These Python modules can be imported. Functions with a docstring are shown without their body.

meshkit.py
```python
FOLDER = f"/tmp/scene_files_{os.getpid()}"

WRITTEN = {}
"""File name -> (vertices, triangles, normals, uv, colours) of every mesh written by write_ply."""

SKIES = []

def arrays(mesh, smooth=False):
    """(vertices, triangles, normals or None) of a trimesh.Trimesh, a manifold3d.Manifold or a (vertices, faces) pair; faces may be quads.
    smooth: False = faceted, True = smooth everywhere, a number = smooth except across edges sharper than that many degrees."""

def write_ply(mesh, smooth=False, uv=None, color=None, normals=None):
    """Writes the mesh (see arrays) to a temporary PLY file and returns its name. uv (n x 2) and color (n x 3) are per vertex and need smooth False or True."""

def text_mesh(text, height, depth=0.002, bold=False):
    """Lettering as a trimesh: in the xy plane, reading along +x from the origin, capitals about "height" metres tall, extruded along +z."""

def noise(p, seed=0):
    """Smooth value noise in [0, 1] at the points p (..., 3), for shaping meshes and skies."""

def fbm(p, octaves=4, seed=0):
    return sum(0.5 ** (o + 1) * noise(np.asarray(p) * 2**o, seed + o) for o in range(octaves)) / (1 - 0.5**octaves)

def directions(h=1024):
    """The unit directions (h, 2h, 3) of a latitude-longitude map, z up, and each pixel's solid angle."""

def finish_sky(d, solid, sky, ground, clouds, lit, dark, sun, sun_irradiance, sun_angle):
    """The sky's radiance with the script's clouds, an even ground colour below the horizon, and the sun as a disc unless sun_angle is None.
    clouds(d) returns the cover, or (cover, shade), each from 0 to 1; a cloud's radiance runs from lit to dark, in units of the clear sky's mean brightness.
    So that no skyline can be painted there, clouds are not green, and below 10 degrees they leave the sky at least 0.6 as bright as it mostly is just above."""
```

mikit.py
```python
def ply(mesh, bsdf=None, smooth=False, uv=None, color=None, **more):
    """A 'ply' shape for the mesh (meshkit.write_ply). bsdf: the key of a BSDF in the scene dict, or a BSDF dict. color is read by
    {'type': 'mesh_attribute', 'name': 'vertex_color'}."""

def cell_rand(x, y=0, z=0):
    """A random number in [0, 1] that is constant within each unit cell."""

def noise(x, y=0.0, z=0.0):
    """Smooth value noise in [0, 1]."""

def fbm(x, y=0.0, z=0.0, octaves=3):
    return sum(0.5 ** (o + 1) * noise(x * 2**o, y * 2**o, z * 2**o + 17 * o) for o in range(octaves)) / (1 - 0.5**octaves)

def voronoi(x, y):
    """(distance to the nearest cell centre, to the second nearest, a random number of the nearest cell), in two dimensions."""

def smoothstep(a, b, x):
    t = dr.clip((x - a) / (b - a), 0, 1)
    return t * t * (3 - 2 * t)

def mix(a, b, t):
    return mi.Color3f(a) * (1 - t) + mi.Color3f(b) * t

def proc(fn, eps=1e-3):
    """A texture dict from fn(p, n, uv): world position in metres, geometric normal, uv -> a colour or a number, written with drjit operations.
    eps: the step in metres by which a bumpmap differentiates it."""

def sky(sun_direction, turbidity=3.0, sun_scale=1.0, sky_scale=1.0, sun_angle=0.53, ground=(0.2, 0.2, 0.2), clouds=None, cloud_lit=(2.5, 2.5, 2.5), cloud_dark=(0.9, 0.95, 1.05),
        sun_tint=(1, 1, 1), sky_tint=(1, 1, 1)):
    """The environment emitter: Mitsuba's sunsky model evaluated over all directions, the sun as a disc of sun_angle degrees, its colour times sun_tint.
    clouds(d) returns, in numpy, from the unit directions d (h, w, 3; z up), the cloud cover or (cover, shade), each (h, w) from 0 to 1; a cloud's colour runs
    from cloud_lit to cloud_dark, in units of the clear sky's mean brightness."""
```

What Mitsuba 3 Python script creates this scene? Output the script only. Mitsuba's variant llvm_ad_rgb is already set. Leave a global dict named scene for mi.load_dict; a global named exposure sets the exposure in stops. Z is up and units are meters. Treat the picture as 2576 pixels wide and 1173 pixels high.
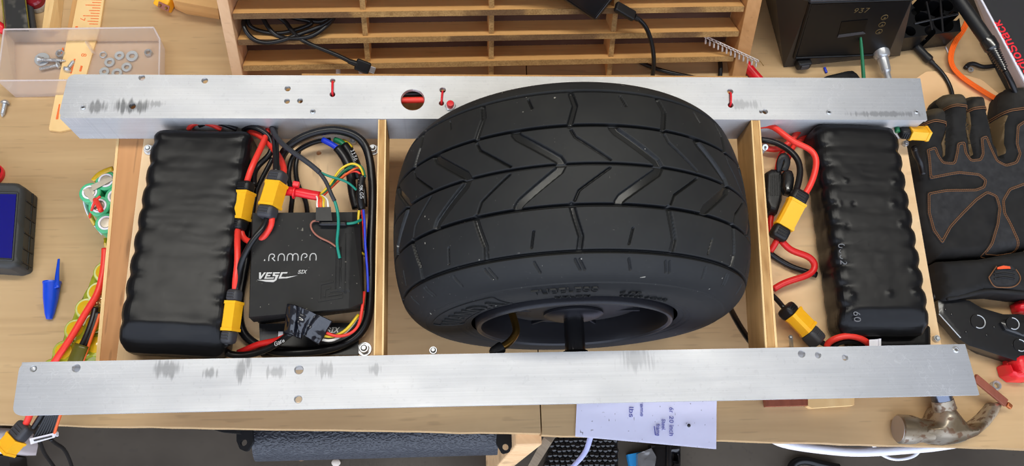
import math, random
import numpy as np, trimesh, shapely
import drjit as dr, mitsuba as mi, mikit, meshkit
from manifold3d import Manifold, CrossSection
from scipy.interpolate import CubicSpline, PchipInterpolator
from shapely.geometry import Polygon, LineString, Point
from mikit import noise, fbm, smoothstep, mix, voronoi, cell_rand

T = mi.ScalarTransform4f
scene, labels = {'type': 'scene'}, {}
rng = np.random.default_rng(7)

# ------------------------------------------------------------------ camera, light, exposure
EYE = np.array([-0.09315, -0.21019, 0.75917])
ROT = np.array([[0.99734, -0.03089, 0.06597], [-0.00804, -0.94676, -0.32184], [0.0724, 0.32045, -0.94449]])   # right, down, forward
FOC = 2071.8
scene['camera'] = {'type': 'perspective', 'fov_axis': 'x', 'fov': math.degrees(2 * math.atan(1288 / FOC)), 'near_clip': 0.02, 'far_clip': 50.0,
                   'to_world': T().look_at(origin=EYE.tolist(), target=(EYE + ROT[2]).tolist(), up=(-ROT[1]).tolist())}
exposure = 0.2
SKY = 1.88           # daylight through the open front of the garage
LAMP = 17.8           # fluorescent fixture over the bench
scene['daylight'] = {'type': 'constant', 'radiance': {'type': 'rgb', 'value': [0.84 * SKY, 0.94 * SKY, 1.14 * SKY]}}
scene['ceiling_light'] = {'type': 'rectangle', 'to_world': T().translate([-0.06, 0.50, 2.20]).rotate([1, 0, 0], 180).scale([1.25, 0.12, 1]),
                          'bsdf': {'type': 'diffuse', 'reflectance': {'type': 'rgb', 'value': 0.8}},
                          'emitter': {'type': 'area', 'radiance': {'type': 'rgb', 'value': [LAMP * 1.0, LAMP * 0.97, LAMP * 0.88]}}}
labels['ceiling_light'] = {'label': 'long fluorescent ceiling fixture above the workbench', 'category': 'ceiling light'}


def P(px, py, z):
    """The point at height z that the photograph shows at pixel (px, py): used to measure where a thing lies."""
    d = np.array([(px - 1288) / FOC, (py - 586.5) / FOC, 1]) @ ROT
    return EYE + d * (z - EYE[2]) / d[2]


def PP(pts, z):
    return np.array([P(a, b, z) for a, b in pts])


def P2(pts, z):
    return PP(pts, z)[:, :2]


# ------------------------------------------------------------------ entries, keys, labels
used = {}
GROUPS = {'power_wire': 'thick red and black wires of the frame', 'signal_wire': 'thin signal wires of the frame', 'phase_wire': 'motor phase wires', 'wire_sleeve': 'shrink sleeves on the wires',
          'power_connector': 'yellow power connectors', 'cable_tie': 'red cable ties', 'nut': 'silver nuts', 'battery_pack': 'black battery packs', 'aluminum_rail': 'aluminum rails of the frame',
          'divider_board': 'plywood dividers of the frame', 'deck_board': 'plywood decks of the frame', 'rivet_nut': 'rivet nuts in the rails', 'screw': 'loose screws', 'pebble': 'pebbles on the floor'}


def num(k):
    n = used.get(k, 0)
    used[k] = n + 1
    return k if n == 0 else '%s_%03d' % (k, n)


def thing(name, label, cat, group=None):
    k = num(name)
    labels[k] = {'label': label, 'category': cat}
    group = group or GROUPS.get(name)
    if group: labels[k]['group'] = group
    return k


def part(parent, name, mesh, mat, smooth=35, label=None, kind=None, **kw):
    k = num(parent + '__' + name)
    scene[k] = mikit.ply(tm(mesh), 'mat_' + mat, smooth=smooth, **kw)
    if label or kind:
        labels[k] = {}
        if label: labels[k]['label'] = label
        if kind: labels[k]['kind'] = kind
    return k


def single(name, mesh, mat, label, cat, group=None, smooth=35, kind=None, **kw):
    k = thing(name, label, cat, group)
    if kind: labels[k]['kind'] = kind
    scene[k] = mikit.ply(tm(mesh), 'mat_' + mat, smooth=smooth, **kw)
    return k


def struct(name, mesh, mat, label, smooth=False):
    scene[name] = mikit.ply(tm(mesh), 'mat_' + mat, smooth=smooth)
    labels[name] = {'kind': 'structure', 'label': label}


# ------------------------------------------------------------------ mesh helpers
def tm(m):
    if isinstance(m, Manifold):
        g = m.to_mesh()
        return trimesh.Trimesh(np.array(g.vert_properties[:, :3]), np.array(g.tri_verts), process=False)
    if isinstance(m, (list, tuple)):
        return trimesh.util.concatenate([tm(x) for x in m])
    return m


def man(t):
    t = tm(t).copy(); t.merge_vertices()
    return Manifold(__import__('manifold3d').Mesh(np.asarray(t.vertices, np.float32), np.asarray(t.faces, np.uint32)))


def box(sx, sy, sz, c=(0, 0, 0)):
    return trimesh.creation.box((sx, sy, sz), T_np(c))


def T_np(c):
    m = np.eye(4); m[:3, 3] = c
    return m


def rbox(sx, sy, sz, r, c=(0, 0, 0), seg=10):
    r = min(r, sx / 2.01, sy / 2.01, sz / 2.01)
    s = Manifold.sphere(r, seg)
    return tm(Manifold.batch_hull([s.translate([a * (sx / 2 - r) + c[0], b * (sy / 2 - r) + c[1], e * (sz / 2 - r) + c[2]]) for a in (-1, 1) for b in (-1, 1) for e in (-1, 1)]))


def ccw(pts):
    p = np.asarray(pts, float)[:, :2]
    x, y = p.T
    return p if (x * np.roll(y, -1) - y * np.roll(x, -1)).sum() > 0 else p[::-1]


def prism(pts, z0, z1, holes=()):
    """Polygon extruded from z0 to z1; holes: (x, y, radius)."""
    m = Manifold.extrude(CrossSection([ccw(pts)]), z1 - z0)
    for x, y, r in holes:
        m = m - Manifold.cylinder((z1 - z0) * 3, r, r, 28).translate([x, y, -(z1 - z0)])
    return tm(m.translate([0, 0, z0]))


def hull(pts):
    return tm(Manifold.hull_points(np.asarray(pts, float)))


def slab(top, drop):
    """A solid under a planar quad of 3-d points, going straight down."""
    t = np.asarray(top, float)
    return hull(np.vstack([t, t - [0, 0, drop]]))


def inflate(pts, z0, top, res=0.003, holes=(), rough=None):
    """A solid over the outline pts whose upper face is top(d, x, y), d the distance to the outline."""
    cs = CrossSection([ccw(pts)])
    m = Manifold.extrude(cs, 0.001)
    for h in holes:
        m = m - Manifold.extrude(CrossSection([ccw(h)]), 0.003).translate([0, 0, -0.001])
    m = m.refine_to_length(res)
    line = shapely.union_all([LineString(np.vstack([q, q[:1]])) for q in [ccw(pts)] + [ccw(h) for h in holes]])

    def f(v):
        v = np.array(v)
        d = shapely.distance(shapely.points(v[:, :2]), line)
        v[:, 2] = np.where(v[:, 2] > 0.0005, top(d, v[:, 0], v[:, 1]), z0)
        return v
    return tm(m.warp_batch(f))


def dome(h0, h, w):
    """Height profile: h0 at the edge rising round to h at distance w inside."""
    return lambda d, x, y: h0 + (h - h0) * np.sqrt(np.clip(1 - (1 - np.clip(d / w, 0, 1)) ** 2, 0, 1))


def smooth_ring(q, r=.008):
    return np.array(Polygon(q).buffer(-r).buffer(2 * r, quad_segs=6).buffer(-r).exterior.coords)[:-1]


def spline(pts, n=None, step=0.002):
    p = np.asarray(pts, float)
    if len(p) == 2:
        L = np.linalg.norm(p[1] - p[0]); n = n or max(2, int(L / step / 3))
        return p[0] + (p[1] - p[0]) * np.linspace(0, 1, n)[:, None]
    t = np.concatenate([[0], np.cumsum(np.sqrt(np.linalg.norm(np.diff(p, axis=0), axis=1)))])
    L = np.linalg.norm(np.diff(p, axis=0), axis=1).sum()
    n = n or int(np.clip(L / step, 8, 260))
    return CubicSpline(t, p, bc_type='natural')(np.linspace(0, t[-1], n))


def tube(path, r, sides=12, caps=True, flat=None):
    """A tube along the points; r a number or one radius per point; flat = (width factor, height factor)."""
    p = np.asarray(path, float)
    n = len(p)
    r = np.broadcast_to(r, n)
    t = np.gradient(p, axis=0); t /= np.linalg.norm(t, axis=1)[:, None]
    u = np.cross(t[0], [0, 0, 1]);
    if np.linalg.norm(u) < 1e-3: u = np.cross(t[0], [0, 1, 0])
    u /= np.linalg.norm(u)
    a = np.linspace(0, 2 * np.pi, sides, endpoint=False)
    V = []
    for i in range(n):
        if flat is None:
            u = u - t[i] * (u @ t[i])
        else:
            q = np.cross(t[i], [0, 0, 1.0]); u = q if np.linalg.norm(q) > 1e-3 else u - t[i] * (u @ t[i])
        u = u / np.linalg.norm(u); w = np.cross(t[i], u)
        fx, fy = flat or (1, 1)
        V.append(p[i] + r[i] * (np.cos(a)[:, None] * u * fx + np.sin(a)[:, None] * w * fy))
    V = np.vstack(V)
    F = []
    k = np.arange(sides); k2 = (k + 1) % sides
    for i in range(n - 1):
        o, q = i * sides, (i + 1) * sides
        F.append(np.stack([o + k, o + k2, q + k2], 1)); F.append(np.stack([o + k, q + k2, q + k], 1))
    if caps:
        V = np.vstack([V, p[:1], p[-1:]])
        c0, c1, o = n * sides, n * sides + 1, (n - 1) * sides
        F.append(np.stack([np.full(sides, c0), k2, k], 1)); F.append(np.stack([np.full(sides, c1), o + k, o + k2], 1))
    m = trimesh.Trimesh(V, np.vstack(F), process=False)
    if m.volume < 0: m.invert()
    return m


def lathe(prof, seg=40):
    """Revolve (radius, z) points about z."""
    m = trimesh.creation.revolve(np.asarray(prof, float), sections=seg)
    if m.volume < 0: m.invert()
    return m


def frame(o, x=None, z=(0, 0, 1), y=None):
    """4 x 4: origin o, x axis along x (or y axis along y), z axis near z."""
    z = np.asarray(z, float)
    if x is not None:
        x = np.asarray(x, float) / np.linalg.norm(x); z = z - x * (z @ x); z /= np.linalg.norm(z); y = np.cross(z, x)
    else:
        y = np.asarray(y, float) / np.linalg.norm(y); z = z - y * (z @ y); z /= np.linalg.norm(z); x = np.cross(y, z)
    m = np.eye(4); m[:3, 0], m[:3, 1], m[:3, 2], m[:3, 3] = x, y, z, o
    return m


def put(mesh, m):
    t = tm(mesh).copy(); t.apply_transform(m)
    return t


def along(a, b, mesh):
    """A mesh made along +z from the origin, set to run from a towards b."""
    a, b = np.asarray(a, float), np.asarray(b, float)
    d = (b - a) / np.linalg.norm(b - a)
    up = np.array([0, 0, 1.0]) if abs(d[2]) < 0.95 else np.array([0, 1.0, 0])
    x = np.cross(up, d); x /= np.linalg.norm(x)
    m = np.eye(4); m[:3, 0], m[:3, 1], m[:3, 2], m[:3, 3] = x, np.cross(d, x), d, a
    return put(mesh, m)


def text(s, h, depth, m, shear=0.0, bold=False):
    t = meshkit.text_mesh(s, h, depth, bold)
    v = t.vertices.copy(); v[:, 0] += shear * v[:, 1]; t.vertices = v
    return put(t, m)


# ------------------------------------------------------------------ materials
def s2l(*c):
    c = np.array(c, float) / 255
    return np.where(c < 0.04045, c / 12.92, ((c + 0.055) / 1.055) ** 2.4).tolist()


def rgb(*c):
    return {'type': 'rgb', 'value': s2l(*c)}


def mat(k, color, rough=0.5, metal=0.0, spec=0.5, coat=0.0, coatg=0.9, bump=None, bscale=1.0, **kw):
    b = {'type': 'principled', 'base_color': color if isinstance(color, dict) else rgb(*color), 'roughness': rough, 'metallic': metal, 'specular': spec}
    if coat: b['clearcoat'] = coat; b['clearcoat_gloss'] = coatg
    b.update(kw)
    if bump is not None:
        b = {'type': 'bumpmap', 'bsdf': b, 'tex': bump, 'scale': bscale}
        b['arbitrary'] = b.pop('tex')
    scene['mat_' + k] = {'type': 'twosided', 'bsdf': b}
    return k


def wood(k, c1, c2, along='x', fine=420.0, rough=0.6, pores=0.0, seed=0.0, knots=0.0, dark=None):
    A, B = s2l(*c1), s2l(*c2)
    D = s2l(*(dark or (90, 60, 35)))

    def fn(p, n, uv):
        g, c = (p.x, p.y) if along == 'x' else (p.y, p.x)
        if along == 'z': g, c = p.z, p.x + p.y
        w = fbm(g * 3 + seed, c * 22, p.z * 20, 2)
        s = fbm(g * 9 + seed, c * fine + w * 7, p.z * fine * 0.7, 3)
        t = dr.clip(0.55 * w + 0.75 * s - 0.15, 0, 1)
        col = mix(A, B, t)
        if pores:
            q = noise(g * 45 + seed, c * fine * 2.2, p.z * 500)
            col = mix(col, D, smoothstep(0.80, 0.95, q) * pores)
        if knots:
            q = fbm(g * 7 + 3 + seed, c * 40, 5.0, 2)
            col = mix(col, D, smoothstep(0.66, 0.74, q) * knots)
        return col
    mat(k, mikit.proc(fn), rough, spec=0.35)
    return k


wood('bench_wood', (194, 163, 120), (174, 141, 100), 'x', 200, 0.5, pores=0.16)
wood('deck_wood', (238, 208, 166), (216, 178, 132), 'y', 120, 0.55, pores=0.2, seed=3.0)
wood('deck_wood_cross', (234, 204, 160), (212, 172, 124), 'x', 90, 0.55, pores=0.12, seed=9.0)
wood('lumber_wood', (205, 150, 98), (165, 110, 66), 'y', 150, 0.6, pores=0.3, seed=1.0, knots=0.6)
wood('strip_wood', (214, 166, 106), (176, 126, 72), 'y', 300, 0.55, pores=0.3, seed=5.0)
wood('shelf_wood', (222, 176, 116), (196, 148, 90), 'x', 160, 0.55, pores=0.15, seed=6.0)
wood('pine_edge', (232, 196, 158), (208, 164, 122), 'z', 120, 0.55, pores=0.1, seed=18.0)
wood('side_wood', (206, 156, 104), (172, 122, 72), 'z', 160, 0.55, pores=0.15, seed=8.0)
wood('shade_toned_wood', (104, 74, 58), (78, 52, 42), 'x', 160, 0.6, pores=0.2, seed=31.0)  # wood grain with the shade of the rack interior put into its colour
wood('pale_wood', (238, 206, 150), (214, 172, 112), 'y', 160, 0.5, pores=0.1, seed=4.0)
wood('leg_wood', (240, 205, 158), (215, 165, 115), 'z', 120, 0.6, pores=0.2, seed=2.0, knots=0.3)


def _fibre(p, n, uv):
    t = noise(p.x * 900, p.y * 900, p.z * 900) * 0.5 + 0.5 * fbm(p.x * 120, p.y * 300, p.z * 120, 2)
    return mix(s2l(190, 152, 100), s2l(132, 98, 58), dr.clip(t * 1.2 - 0.1, 0, 1))


mat('fibre_edge', mikit.proc(_fibre), 0.8, spec=0.2)


def _stained(p, n, uv):
    s = smoothstep(0.62, 0.72, fbm(p.x * 14 + 4, p.z * 30, 2.0, 2))
    return mix(_fibre(p, n, uv), s2l(70, 48, 42), s * 0.65)


mat('fibre_stained', mikit.proc(_stained), 0.8, spec=0.2)


def _ply(p, n, uv):
    t = fbm(p.x * 300, p.y * 60, p.z * 900, 2)
    return mix(s2l(214, 172, 112), s2l(150, 104, 58), t)


mat('ply_edge', mikit.proc(_ply), 0.7, spec=0.25)


# rubbed-in stains on the rails: x, y, half length, half width, strength
STAINS = [(P(245, 272, .15)[0], P(245, 272, .15)[1], .008, .005, .5), (P(335, 272, .15)[0], P(335, 272, .15)[1], .013, .006, .62), (P(395, 265, .15)[0], P(395, 265, .15)[1], .006, .003, .35),
          (P(425, 930, .15)[0], P(425, 930, .15)[1], .009, .006, .4), (P(530, 940, .15)[0], P(530, 940, .15)[1], .005, .004, .4), (P(610, 935, .15)[0], P(610, 935, .15)[1], .006, .008, .4),
          (P(625, 912, .15)[0], P(625, 912, .15)[1], .002, .009, .4), (P(690, 938, .15)[0], P(690, 938, .15)[1], .007, .004, .3), (P(820, 932, .15)[0], P(820, 932, .15)[1], .006, .006, .3),
          (P(945, 930, .15)[0], P(945, 930, .15)[1], .004, .004, .28), (P(1600, 905, .15)[0], P(1600, 905, .15)[1], .012, .009, .22), (P(2220, 290, .15)[0], P(2220, 290, .15)[1], .03, .0025, .35), (P(1870, 266, .15)[0], P(1870, 266, .15)[1], .012, .004, .22)]


def _alu(p, n, uv):
    streak = fbm(p.x * 5, p.y * 1600, p.z * 1600, 2)
    fine = noise(p.x * 30, p.y * 4200, p.z * 4200)
    cloud = fbm(p.x * 40 + 2, p.y * 55, p.z * 55, 4)
    v = 0.60 + 0.08 * (streak - 0.5) + 0.05 * (fine - 0.5) + 0.10 * (cloud - 0.5)
    ragged = fbm(p.x * 700, p.y * 45, 3.0, 3)
    s = mi.Float(0)
    for x, y, a, b, k in STAINS:
        d = dr.sqrt(dr.square((p.x - x) / a) + dr.square((p.y - y) / b))
        s = dr.maximum(s, k * smoothstep(1.25, 0.5, d + 1.5 * (0.5 - ragged)))
    v = v * (1 - s)
    spots = smoothstep(0.72, 0.78, fbm(p.x * 420 + 9, p.y * 420, 4.0, 3))
    v = v * (1 - 0.05 * spots)
    ends = smoothstep(0.20, 0.36, dr.abs(p.x + 0.06))
    r1 = 1 - dr.abs(2 * fbm(p.x * 160 + p.y * 70, p.y * 170 - p.x * 60, 2.0, 2) - 1)
    r2 = 1 - dr.abs(2 * fbm(p.x * 90 - p.y * 110, p.y * 90 + p.x * 120, 8.0, 2) - 1)
    sc = smoothstep(0.955, 0.985, dr.maximum(r1, r2)) * ends * smoothstep(0.4, 0.62, cloud)
    v = v + 0.07 * sc
    return mi.Color3f(v, v * 0.998, v * 0.99)


def _alur(p, n, uv):
    return 0.40 + 0.14 * fbm(p.x * 22, p.y * 60, p.z * 60, 3) + 0.06 * noise(p.x * 20, p.y * 3000, 0.0)


mat('aluminium', mikit.proc(_alu), mikit.proc(_alur), 0.88, spec=0.5, anisotropic=0.92)
mat('steel', (196, 198, 200), 0.28, 0.75)
mat('zinc', (196, 200, 202), 0.36, 0.6)
mat('brass', (150, 112, 52), 0.32, 0.9)


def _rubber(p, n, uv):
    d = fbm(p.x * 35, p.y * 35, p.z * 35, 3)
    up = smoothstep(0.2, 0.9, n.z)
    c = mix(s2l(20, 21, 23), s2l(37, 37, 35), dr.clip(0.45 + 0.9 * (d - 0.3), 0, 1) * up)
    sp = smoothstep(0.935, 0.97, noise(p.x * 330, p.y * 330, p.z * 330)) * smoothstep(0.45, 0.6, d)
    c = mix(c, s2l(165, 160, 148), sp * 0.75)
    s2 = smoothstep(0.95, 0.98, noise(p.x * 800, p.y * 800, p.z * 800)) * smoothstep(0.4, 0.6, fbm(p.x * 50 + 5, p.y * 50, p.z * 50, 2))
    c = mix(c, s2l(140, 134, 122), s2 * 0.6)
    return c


def _rubber_rough(p, n, uv):
    """dusty tread, smooth groove floors"""
    a = dr.abs(p.y)
    prof = 0.1390 - 0.55 * a * a - 640 * a * a * a * a
    d = prof - dr.sqrt(dr.square(p.x) + dr.square(p.z - 0.139))
    return 0.62 - 0.34 * smoothstep(0.0008, 0.0015, d) * smoothstep(0.058, 0.055, a)


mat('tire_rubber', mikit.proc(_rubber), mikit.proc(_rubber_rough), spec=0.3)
mat('rim_black', (28, 28, 33), 0.36, 0.3, spec=0.5)
mat('black_gloss', (20, 20, 22), 0.16, spec=0.6, coat=0.5)


def _wrapc(p, n, uv):
    t = smoothstep(0.62, 0.8, fbm(p.x * 40, p.y * 90, 2.0, 3))
    return mix(s2l(14, 14, 16), s2l(30, 29, 28), t * 0.5)


mat('shrink_wrap', mikit.proc(_wrapc), 0.34, spec=0.25)
mat('black_plastic', (24, 24, 25), 0.42, spec=0.35)
mat('dark_grey_plastic', (58, 58, 61), 0.5, spec=0.4)
mat('black_insulation', (20, 20, 22), 0.32, spec=0.4)
mat('grey_sleeve', (46, 47, 52), 0.5, spec=0.4)
mat('red_insulation', (232, 58, 46), 0.38, spec=0.45)
mat('dark_red_insulation', (206, 34, 32), 0.38, spec=0.45)
mat('red_plastic', (218, 30, 40), 0.32, spec=0.5)
mat('yellow_plastic', (244, 178, 34), 0.36, spec=0.45)
mat('white_plastic', (226, 226, 236), 0.35, spec=0.5)
mat('white_insulation', (232, 230, 222), 0.4)
mat('yellow_insulation', (222, 190, 40), 0.4)
mat('orange_insulation', (226, 92, 34), 0.4)
mat('teal_insulation', (12, 128, 108), 0.4)
mat('green_insulation', (20, 110, 70), 0.4)
mat('blue_insulation', (22, 52, 190), 0.4)
mat('brown_insulation', (146, 88, 70), 0.45)
mat('silver_print', (176, 176, 174), 0.5, 0.3)
mat('blue_cap', (14, 66, 196), 0.28, spec=0.5)
# ------------------------------------------------------------------ room
def _concrete(p, n, uv):
    t = fbm(p.x * 6, p.y * 6, 1.0, 4)
    q = smoothstep(0.74, 0.82, fbm(p.x * 90, p.y * 90, 3.0, 3))
    return mix(mix(s2l(98, 89, 77), s2l(72, 64, 55), dr.clip(t * 1.7 - 0.4, 0, 1)), s2l(70, 64, 58), q * 0.25)


mat('concrete', mikit.proc(_concrete), 0.75, spec=0.3)
mat('wall_paint', (138, 130, 122), 0.8, spec=0.2)
mat('ceiling_paint', (165, 160, 154), 0.85, spec=0.2)
ZF = -0.76
struct('floor', box(7, 7, 0.06, (0, -0.6, ZF - 0.03)), 'concrete', 'grey concrete garage floor')
struct('wall_back', box(7, 0.1, 3.1, (0, 1.75, ZF + 1.55)), 'wall_paint', 'plain back wall')
struct('wall_left', box(0.1, 2.7, 3.1, (-2.6, 0.4, ZF + 1.55)), 'wall_paint', 'plain left wall')
struct('wall_right', box(0.1, 2.7, 3.1, (2.6, 0.4, ZF + 1.55)), 'wall_paint', 'plain right wall')
struct('ceiling', box(5.3, 2.7, 0.06, (0, 0.4, ZF + 3.13)), 'ceiling_paint', 'plain ceiling')

# ------------------------------------------------------------------ workbench
bench = thing('workbench', 'plywood workbench that carries the frame, the tire and all the tools', 'workbench')
sx1, sx2 = P(1360.5, 1085, 0)[0], P(1363.5, 1085, 0)[0]
fr = random.Random(3)
front = [(x, -0.12403 - 0.0422 * (x + 0.48667) + fr.uniform(-.0006, .0003)) for x in np.linspace(-1.1, sx1, 60)]
part(bench, 'top_board', prism([(-1.1, 0.75)] + front + [(sx1, 0.75)], -0.018, 0), 'bench_wood', False)
front = [(x, -0.14538 - 0.0532 * (x + 0.01321) + fr.uniform(-.0005, .0003)) for x in np.linspace(sx2, 1.1, 60)]
part(bench, 'top_board', prism([(sx2, 0.75)] + front + [(1.1, 0.75)], -0.018, 0), 'bench_wood', False)
lx0, lx1 = P(1296, 1095, -0.02)[0], P(1362, 1095, -0.02)[0]
for x, y in ((lx0 / 2 + lx1 / 2, -0.145), (-1.05, 0.06), (1.05, 0.06), (-1.05, 0.68), (1.05, 0.68)):
    part(bench, 'leg', rbox(lx1 - lx0, 0.06, -ZF - 0.018, 0.002, (x, y + 0.03 - 0.008, (ZF - 0.018) / 2)), 'leg_wood')
wood('brace_wood', (146, 130, 110), (112, 98, 80), 'z', 160, .6, seed=41.0)
b0, b1 = P(1384, 1098, -0.025), P(1330, 1190, -0.30)
part(bench, 'brace', tube([b0, b1], 0.0062, 4), 'brace_wood', False)

# ------------------------------------------------------------------ the frame: rails, decks, dividers
ZR, ZL, ZD = 0.15225, 0.1142, 0.1142      # rail top, bottom of the rail's leg, top of the decks


def hole(px, py, d):
    q = P(px, py, ZR)
    return (q[0], q[1], d / 2 / 3.42 * 0.001)


def rail(corners, holes, inner, round_left, label):
    c = P2(corners, ZR)
    k = thing('aluminum_rail', label, 'metal rail', None)
    poly = Polygon(c)
    if round_left: 
        r = 0.006
        soft = poly.buffer(-r).buffer(r, quad_segs=6)
        mid = c[:, 0].mean()
        poly = shapely.union_all([soft, poly.intersection(shapely.box(round_left[0], round_left[1], round_left[2], round_left[3]))])
        poly = Polygon(poly.exterior)
    m = Manifold.extrude(CrossSection([ccw(np.array(poly.exterior.coords)[:-1])]), 0.0032).translate([0, 0, ZR - 0.0032])
    ys = inner
    x0, x1 = c[:, 0].min() + 0.001, c[:, 0].max() - 0.003
    t = 0.0032 if ys < 0 else -0.0032
    leg = box(x1 - x0, 0.0032, ZR - ZL - 0.001, ((x0 + x1) / 2, ys - t / 2, (ZR + ZL) / 2 - 0.0005))
    if ys > 0: leg = box(x1 - x0, 0.0032, ZR - ZL - 0.001, ((x0 + x1) / 2, ys + 0.0016, (ZR + ZL) / 2 - 0.0005))
    else: leg = box(x1 - x0, 0.0032, ZR - ZL - 0.001, ((x0 + x1) / 2, ys - 0.0016, (ZR + ZL) / 2 - 0.0005))
    m = m + man(leg)
    for x, y, r in holes:
        m = m - Manifold.cylinder(0.02, r, r, 32).translate([x, y, ZR - 0.01])
        m = m - Manifold.cylinder(0.0012, r, r + 0.0007, 32).translate([x, y, ZR - 0.0007])
    t = tm(m); t = trimesh.Trimesh(t.vertices[t.faces].reshape(-1, 3), np.arange(len(t.faces) * 3).reshape(-1, 3), process=False)
    scene[k] = mikit.ply(t, 'mat_aluminium', smooth=False, uv=np.c_[t.vertices[:, 1] + t.vertices[:, 2], t.vertices[:, 0]])   # brushed along x
    return k


YI, YF = 0.0945, -0.0984
rear_holes = [hole(*h) for h in [(356.8, 195.6, 15), (515, 203, 15), (209.5, 271, 10), (333, 267, 15), (723.6, 223, 14), (722, 254.7, 13), (754.7, 253.7, 13),
              (837, 203.4, 12), (836.3, 237.6, 13), (1038.2, 251, 64), (1113.7, 226.7, 15), (1110.6, 260, 12), (787, 281, 8), (1837, 230.5, 15), (1838, 264.6, 14),
              (1925, 281, 13), (1914.5, 281, 8), (2084.5, 283, 11), (2305, 282, 9)]]
front_holes = [hole(*h) for h in [(84, 928, 14), (191.6, 926.6, 18), (752, 931, 20), (750, 1005, 17), (2016.6, 891, 17), (2058, 894, 14), (2126, 900, 14), (2404, 880.5, 10)]]
rail([(172, 187), (2315, 197), (2333, 302), (146, 297)], rear_holes, YI, (-0.395, 0, 1, 1), 'rear aluminum angle rail with red cable ties and a large round hole')
rail([(50, 912), (2428, 866), (2464, 994), (30, 1046)], front_holes, YF, (-0.38, -1, 1, 1), 'front aluminum angle rail along the bench edge, scratched at both ends')

# rivet nuts and blocked holes in the rails
for px, py, d, lab in [(2404, 880.5, 17, 'small rivet nut near the right end of the front rail'), (2305, 282, 13, 'small rivet nut at the right end of the rear rail'),
                       (2084.5, 283, 15, 'small rivet nut in the right part of the rear rail'), (209.5, 271, 13, 'small rivet nut at the left end of the rear rail'),
                       (787, 281, 15, 'rivet stud in the rear rail right of three small holes')]:
    q = P(px, py, ZR); r = d / 2 / 3420
    single('rivet_nut', put(lathe([(r * .5, 0), (r, 0), (r, .0004), (r * .62, .0011), (r * .5, .0009), (r * .5, 0)], 20), T_np(q)), 'steel', lab, 'rivet nut')
for px, py, z, lab in [(84, 928, ZR - .0015, 'silver bolt end inside the leftmost hole of the front rail')]:
    single('bolt_end', put(lathe([(0, -.004), (.0019, -.004), (.0019, 0), (.0012, .0006), (0, .0007)], 16), T_np(P(px, py, z))), 'steel', lab, 'bolt')

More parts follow.
